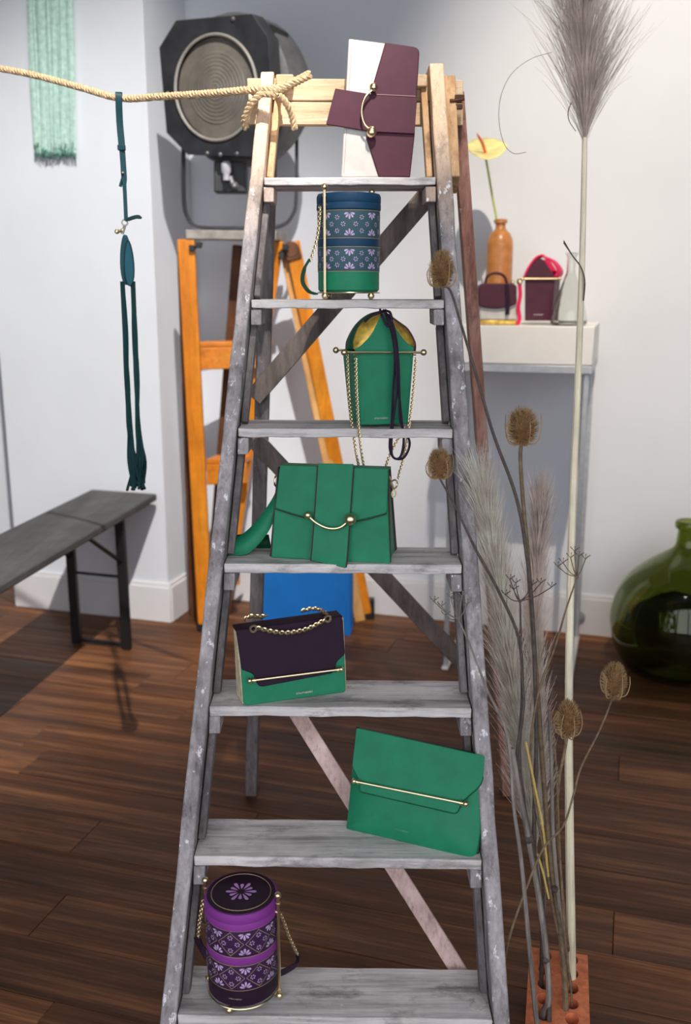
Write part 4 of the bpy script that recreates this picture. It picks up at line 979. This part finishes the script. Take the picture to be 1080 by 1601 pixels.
for x in (430, 489):
    mb = MB().tube(smooth([at(x, 906, a.y-.006), at(x-2, 895, a.y-.004), at(x, 880, a.y-.006), at(x+8, 850, a.y-.004)], 5), .004, 6); mb.ball(at(x, 908, a.y-.006), .007, 8); part('cord_handle', mb, M['blued'], t13)

# ------------------------------------------------------------------ demijohn
Dc = V((1.247, 3.335, .001))
dj = thing('demijohn', 'large rounded green glass demijohn bottle on the floor at the right', 'bottle', Dc)
outp = [(.0, .02), (.08, .004), (.15, .0), (.185, .01), (.222, .055), (.246, .12), (.255, .19), (.25, .245), (.228, .31), (.19, .365), (.14, .41), (.09, .445), (.055, .47), (.042, .49), (.0385, .52), (.0375, .545), (.046, .549), (.049, .562), (.046, .575), (.04, .578)]
sp_ = smooth([V((r_, 0, z)) for r_, z in outp], 3); outp = [(max(0, p.x), p.z) for p in sp_]
inn = [(max(0, r_-.0045), z + (.006 if z < .05 else 0)) for r_, z in outp][::-1]
part('glass_body', MB().lathe(outp + inn, Dc, 56, cap0=False, cap1=False), M['greenglass'], dj, ang=80)

# ------------------------------------------------------------------ perforated brick with dried stems
bc = (onz(830, 1484, .113) + onz(916, 1488, .113))/2
bx = V((.977, .213, 0)); by = V((-.213, .977, 0)) ; bx = V((math.cos(-.10), math.sin(-.10)*-1, 0)); 
bdir = (onz(872, 1485.5, .113) - onz(870.5, 1601, .113)).normalized(); bdir.z = 0; bdir.normalize(); bxx = V((bdir.y, -bdir.x, 0))
BW, BL, BH = .113, .24, .112
brick = thing('brick', 'red clay perforated brick on the floor holding the dried stems', 'brick', (bc - bdir*BL/2).to_tuple()[:2] + (0,))
def bp(u, v, z): q = bc - bdir*v + bxx*u; return V((q.x, q.y, z))     # v from the far end towards the viewer
mb = MB(); nC, nR = 2, 6; cw = BW/nC; cl = BL/nR; n = 16
for ci in range(nC):
    for ri in range(nR):
        u0 = -BW/2 + ci*cw; v0 = ri*cl; cu, cv = u0+cw/2 + (.003 if ci == 0 else -.003), v0+cl/2
        el = [(cu + .0125*math.cos(2*math.pi*k/n), cv + .0155*math.sin(2*math.pi*k/n)) for k in range(n)]
        rc = []
        for k in range(n):
            a = 2*math.pi*k/n; c_, s_ = math.cos(a), math.sin(a); t = min((cw/2)/abs(c_) if abs(c_) > 1e-6 else 9, (cl/2)/abs(s_) if abs(s_) > 1e-6 else 9)
            rc.append((u0+cw/2 + c_*t, v0+cl/2 + s_*t))
        # make the square ring hit its corners
        for k, (cx_, cy_) in zip((2, 6, 10, 14), ((1, 1), (-1, 1), (-1, -1), (1, -1))): rc[k] = (u0+cw/2+cx_*cw/2, v0+cl/2+cy_*cl/2)
        vs = [bp(*e, BH) for e in el] + [bp(*e, BH) for e in rc] + [bp(*e, .004) for e in el]; fs = []
        for k in range(n):
            k2 = (k+1) % n; fs += [[k, k2, n+k2, n+k], [k2, k, 2*n+k, 2*n+k2]]
        mb.add(vs, fs)
a4 = [(-BW/2, 0), (BW/2, 0), (BW/2, BL), (-BW/2, BL)]
mb.add([bp(u, v, .001) for u, v in a4] + [bp(u, v, BH) for u, v in a4], [[0, 1, 5, 4], [1, 2, 6, 5], [2, 3, 7, 6], [3, 0, 4, 7], [0, 3, 2, 1]])
part('clay_block', mb, M['brick'], brick)

YP = 1.60
def hole(px, py):      # where a stem enters the brick
    return onz(px, py, BH)
def stemtube(pts, r, n=7, k=5):
    q = smooth(pts, k); m_ = len(q); r0, r1 = r if isinstance(r, tuple) else (r, r)
    return MB().tube(q, [r0+(r1-r0)*i/(m_-1) for i in range(m_)], n)
def nodes(pts, r): 
    mb = MB()
    for p in pts: mb.ball(p, r, 8)
    return mb
def plume(mb, axis, s0, s1, cnt, L0, L1, spread, wd, rg, droop=.15, seg=4, xw=None):
    ax = smooth(axis, 10); m_ = len(ax)
    for _ in range(cnt):
        s = s0 + (s1-s0)*rg.random(); i = min(m_-2, int(s*(m_-1))); p = ax[i].lerp(ax[i+1], rg.random()); t = (ax[i+1]-ax[i]).normalized()
        a = rg.uniform(0, 2*math.pi); rad = V((math.cos(a), math.sin(a), 0)); f_ = (s-s0)/(s1-s0)
        L = (L0+(L1-L0)*f_)*rg.uniform(.55, 1.15); sp__ = spread*rg.uniform(.3, 1.2)
        q = [p]; d = (t + rad*sp__).normalized()
        for k in range(seg):
            d = (d + rad*droop*rg.uniform(.2, 1) + V((rg.uniform(-.12, .12), rg.uniform(-.12, .12), rg.uniform(-.12, .08)))).normalized(); q.append(q[-1] + d*L/seg)
        sd = d.cross(V((rg.uniform(-1, 1), rg.uniform(-1, 1), rg.uniform(-1, 1)))).normalized(); b0 = len(mb.v)
        for k, x in enumerate(q):
            w_ = wd*(1-.75*k/seg)/2; mb.v += [x-sd*w_, x+sd*w_]
        mb.f += [[b0+2*k, b0+2*k+1, b0+2*k+3, b0+2*k+2] for k in range(seg)]
    return mb
rg = random.Random(21)
# tall pampas on a cane
hp = hole(893, 1528)
pam = thing('pampas_grass', 'tallest dried pampas stem with a feathery grey plume, at the right of the brick', 'dried grass', V((hp.x, hp.y, .01)))
Yp0 = hp.y
pts = [V((hp.x, hp.y, .008)), hp, at(890, 1300, Yp0), at(889, 1100, Yp0+.004), at(893, 850, Yp0+.006), at(903, 600, Yp0+.008), at(910, 400, Yp0+.01), at(914, 215, Yp0+.012)]
part('cane', stemtube(pts, (.0098, .0042), 10), M['pole'], pam)
ax = [at(914, 228, Yp0+.012), at(914, 120, Yp0+.012), at(906, 10, Yp0+.012), at(893, -110, Yp0+.012), at(880, -190, Yp0+.012)]
mb = MB(); plume(mb, ax, 0, 1, 2600, .17, .15, .42, .0011, rg, .05); plume(mb, ax, .05, .8, 260, .17, .13, .62, .0012, rg, .07, 5)
part('plume', mb, M['plume2'], pam, kind='stuff', flat=True)
mb = MB()
mb.ribbon(smooth([at(862, 82, Yp0+.01), at(830, 92, Yp0), at(800, 115, Yp0-.01), at(783, 150, Yp0-.01), at(780, 190, Yp0), at(788, 225, Yp0), at(803, 240, Yp0), at(822, 238, Yp0)], 6), [.0022]*20+[.0014]*23, V((.3, 1, .3)), .0006)
mb.ribbon(smooth([at(893, 160, Yp0), at(888, 175, Yp0), at(890, 190, Yp0), at(900, 205, Yp0)], 4), .003, V((.6, 1, 0)), .0006)
mb.ribbon(smooth([at(881, 378, Yp0-.02), at(895, 400, Yp0-.01), at(908, 418, Yp0), at(914, 440, Yp0), at(912, 470, Yp0+.004)], 4), [.009, .008, .006]+[.0045]*14, V((.6, 1, 0)), .0008)
part('dry_leaf', mb, M['stemdark'], pam)
# two pale plumes behind the other stems
def pale(name_label, axpts, base, spread, cnt, L, m):
    t = thing('pampas_grass', name_label, 'dried grass', base)
    mb = MB(); plume(mb, axpts, 0, 1, cnt, L, L*.8, spread, .0017, rg, .03); part('plume', mb, m, t, kind='stuff', flat=True)
    return t
g0 = bp(-.031, .02, 0); 
ax1 = [at(838, 1330, 1.66), at(822, 1200, 1.67), at(800, 1060, 1.68), at(780, 920, 1.69), at(758, 790, 1.70)]
p1 = pale('wide pale beige pampas plume just right of the ladder stile', ax1, V((g0.x, g0.y, .01)), .19, 6500, .15, M['plume'])
part('cane', stemtube([bp(-.0315, .06, .008), bp(-.0315, .06, BH), at(846, 1420, 1.63), ax1[0], ax1[1], ax1[2], ax1[3]], (.0035, .002)), M['stemgrey'], p1)
ax2 = [at(848, 1300, 1.70), at(842, 1150, 1.71), at(835, 1000, 1.72), at(838, 900, 1.73), at(843, 815, 1.74)]
p2 = pale('narrow greyish pampas plume behind the teasel stem, second from the ladder', ax2, bp(.028, .02, .01), .15, 3800, .13, M['plume2'])
part('cane', stemtube([bp(-.0315, .02, .008), bp(-.0315, .02, BH), at(852, 1400, 1.67), ax2[0], ax2[1], ax2[2]], (.0035, .002)), M['stemgrey'], p2)
# teasels
def teasel(label, c_px, size, Yh, stem, up=V((0, 0, 1)), r=(.0042, .0022), m='stembrown', bend=0):
    c = at(*c_px, Yh); t = thing('teasel', label, 'dried plant', stem[0])
    hw, hh = size; rr = random.Random(int(c_px[0]*7))
    mb = MB(); mb.ball(c, 1, 16, (hw*.78, hw*.78, hh*.92)); h = part('head', mb, M['teasel'], t)
    sp = MB()
    for k in range(900):
        z = rr.uniform(-.97, .99); a = rr.uniform(0, 2*math.pi); q = math.sqrt(1-z*z)
        nrm = V((q*math.cos(a), q*math.sin(a), z)); p = c + V((nrm.x*hw*.76, nrm.y*hw*.76, nrm.z*hh*.9))
        d = (nrm + V((0, 0, .55))).normalized(); Ls = hw*rr.uniform(.28, .48); u = d.orthogonal().normalized()*.0006; v = d.cross(u)
        b0 = len(sp.v); sp.v += [p+u, p-u*.5+v*.87, p-u*.5-v*.87, p+d*Ls]; sp.f += [[b0, b0+1, b0+3], [b0+1, b0+2, b0+3], [b0+2, b0, b0+3]]
    part('spines', sp, M['spine'], h, kind='stuff', flat=True)
    br = MB()
    for k in range(5):
        a = 2*math.pi*k/5 + rr.uniform(-.3, .3); rd = V((math.cos(a), math.sin(a), 0)); b0 = c - UP*hh*.95
        br.tube(smooth([b0, b0 + rd*hw*.9 + UP*hh*.1, b0 + rd*hw*1.2 + UP*hh*.7, b0 + rd*hw*(1.1+rr.uniform(-.3, .2)) + UP*hh*(1.3+rr.uniform(-.3, .5))], 4), [.0011]*7+[.0008]*5+[.0004], 5)
    part('bract', br, M['spine'], t, kind='stuff')
    tip = c - UP*hh*.9
    part('stem', stemtube(stem + [tip], r), M[m], t)
    return t
hA = hole(884, 1578)
A_ = lambda x, y: at(x, y, 1.56)
teasel('large teasel standing tallest over the pampas plumes, on a long straight stem', (816, 668), (.0262, .0305), 1.56,
       [V((hA.x, hA.y, .02)), hA, at(880, 1500, 1.50), A_(870, 1420), A_(862, 1370), A_(851, 1240), A_(843, 1130), A_(836, 1030), A_(831, 960), A_(824, 860), A_(817, 780), A_(813, 715)], r=(.0062, .0032))
hB = hole(855, 1546)
B_ = lambda x, y: at(x, y, 1.53)
teasel('teasel head in front of the right stile beside the green and navy drum bag', (690, 421), (.0195, .0285), 1.53,
       [V((hB.x, hB.y, .02)), hB, B_(852, 1450), B_(835, 1330), B_(838, 1150), B_(832, 960), B_(822, 860), B_(806, 775), B_(772, 682), B_(748, 600), B_(722, 512), B_(704, 455)], r=(.0046, .0018), m='stemdark')
teasel('teasel head by the right stile level with the green satchel top', (687, 726), (.0195, .0245), 1.52,
       [bp(-.0315, .10, .02), bp(-.0315, .10, BH), at(846, 1450, 1.51), at(834, 1350, 1.52), at(812, 1200, 1.52), at(816, 1090, 1.52), at(811, 1000, 1.52), at(778, 922, 1.52), at(742, 856, 1.52), at(713, 795, 1.52)], r=(.0046, .0016), m='stemdark')
teasel('teasel head hanging out alone over the floor at far right on a curved stem', (960, 1064), (.0215, .0305), 1.50,
       [onz(786, 1530, .15) + V((-.012, .015, -.146)), onz(786, 1530, .15), at(795, 1470, 1.42), at(822, 1390, 1.44), at(850, 1325, 1.46), at(880, 1292, 1.47), at(897, 1240, 1.48), at(908, 1200, 1.49), at(938, 1140, 1.50), at(954, 1100, 1.50)], r=(.0022, .0016), m='stembrown')
hE = bp(.025, .06, BH)
teasel('teasel head directly in front of the tall cane low down', (888, 1124), (.0205, .0345), 1.50,
       [V((hE.x, hE.y, .02)), hE, at(884, 1450, 1.54), at(878, 1380, 1.52), at(871, 1290, 1.51), at(874, 1220, 1.5), at(883, 1172, 1.5)], r=(.0026, .0026))
# umbels of dried fennel
def umbel(label, top, Y_, rays, stem, r, m):
    t = thing('dried_umbel', label, 'dried plant', stem[0])
    c = at(*top, Y_); part('stem', stemtube(stem + [c], r, 6), M[m], t); mb = MB(); tips = MB()
    for (x, y, dy) in rays:
        e = at(x, y, Y_+dy); mid = c.lerp(e, .5) + UP*-.004
        mb.tube(smooth([c, mid, e], 4), .0009, 5)
        for k in range(5):
            a = k*1.257; q = e + V((math.cos(a)*.007, math.sin(a)*.007, .006)); tips.tube([e, q], .0006, 4); tips.ball(q, .0012, 6)
    mb.ball(c, .0032, 8); part('rays', mb, M[m], t); part('seed_heads', tips, M[m], t, kind='stuff')
hC = hole(858, 1596)
umbel('dark dried umbel with spread rays in front of the pampas plumes', (813, 940), 1.50, [(797, 906, 0), (803, 922, -.02), (832, 915, .02), (862, 918, 0), (845, 912, -.02), (806, 912, .03), (790, 930, 0)],
      [V((hC.x, hC.y, .02)), hC, at(856, 1520, 1.46), at(846, 1430, 1.47), at(832, 1320, 1.48), at(808, 1200, 1.49), at(818, 1108, 1.5), at(815, 1040, 1.5)], (.0052, .0016), 'stemdark')
hD = bp(-.0315, .225, BH)
umbel('small umbel at the right stile below the satchel tread', (716, 968), 1.46, [(678, 940, 0), (690, 948, .02), (705, 935, 0), (722, 932, -.01), (730, 945, .02), (696, 962, -.02), (712, 940, .02)],
      [V((hD.x, hD.y, .02)), hD, at(838, 1590, 1.42), at(828, 1490, 1.43), at(815, 1350, 1.44), at(803, 1262, 1.45), at(793, 1150, 1.46), at(762, 1080, 1.46), at(735, 1010, 1.46)], (.0056, .0012), 'stemgrey')
umbel('fine pale umbel leaning right across the tall cane', (902, 902), 1.5, [(880, 880, 0), (892, 872, 0), (905, 870, .02), (915, 874, 0), (872, 886, .01), (898, 862, -.02)],
      [bp(.025, .10, .02), bp(.025, .10, BH), at(870, 1450, 1.53), at(853, 1350, 1.53), at(830, 1200, 1.52), at(840, 1090, 1.52), at(868, 1010, 1.51), at(884, 955, 1.5)], (.0034, .0012), 'stembrown')
# bare stems
def bare(label, pts, r, m, nd=(), name='dried_stem'):
    t = thing(name, label, 'dried stem', pts[0]); part('stem', stemtube(pts, r), M[m], t)
    if nd: part('node', nodes(nd, r[0]*1.35 if isinstance(r, tuple) else r*1.3), M['stemdark'], t)
hh_ = bp(-.026, .18, BH)
bare('thick silvery grey cut stem leaning left, nearest the ladder foot', [V((hh_.x, hh_.y, .02)), hh_, at(858, 1560, 1.45), at(853, 1480, 1.46), at(840, 1390, 1.47), at(826, 1312, 1.48), at(812, 1240, 1.48), at(800, 1170, 1.48)], (.0062, .0044), 'stemgrey', [at(826, 1312, 1.48), at(853, 1500, 1.458)])
bare('short dry stem sheathed in a grey leaf between cane and teasel', [bp(.025, .02, .02), bp(.025, .02, BH), at(883, 1500, 1.56), at(872, 1400, 1.56), at(864, 1300, 1.56), at(862, 1200, 1.57), at(858, 1110, 1.57)], (.0058, .003), 'stemgrey', [at(866, 1390, 1.555)])
bare('upper of the two yellow straws caught among the stems', [at(822, 1160, 1.48), at(836, 1230, 1.48), at(848, 1290, 1.48), at(857, 1370, 1.475)], (.0022, .0022), 'straw', name='straw')
bare('lower short yellow straw caught among the stems', [at(840, 1335, 1.465), at(849, 1365, 1.465), at(858, 1405, 1.465)], (.0022, .0018), 'straw', name='straw')
bare('thin tan straw bent beside the tall cane', [bp(.025, .14, .02), bp(.025, .14, BH), at(882, 1450, 1.5), at(876, 1350, 1.5), at(871, 1230, 1.5), at(866, 1150, 1.5)], (.0022, .0014), 'stembrown', name='straw')
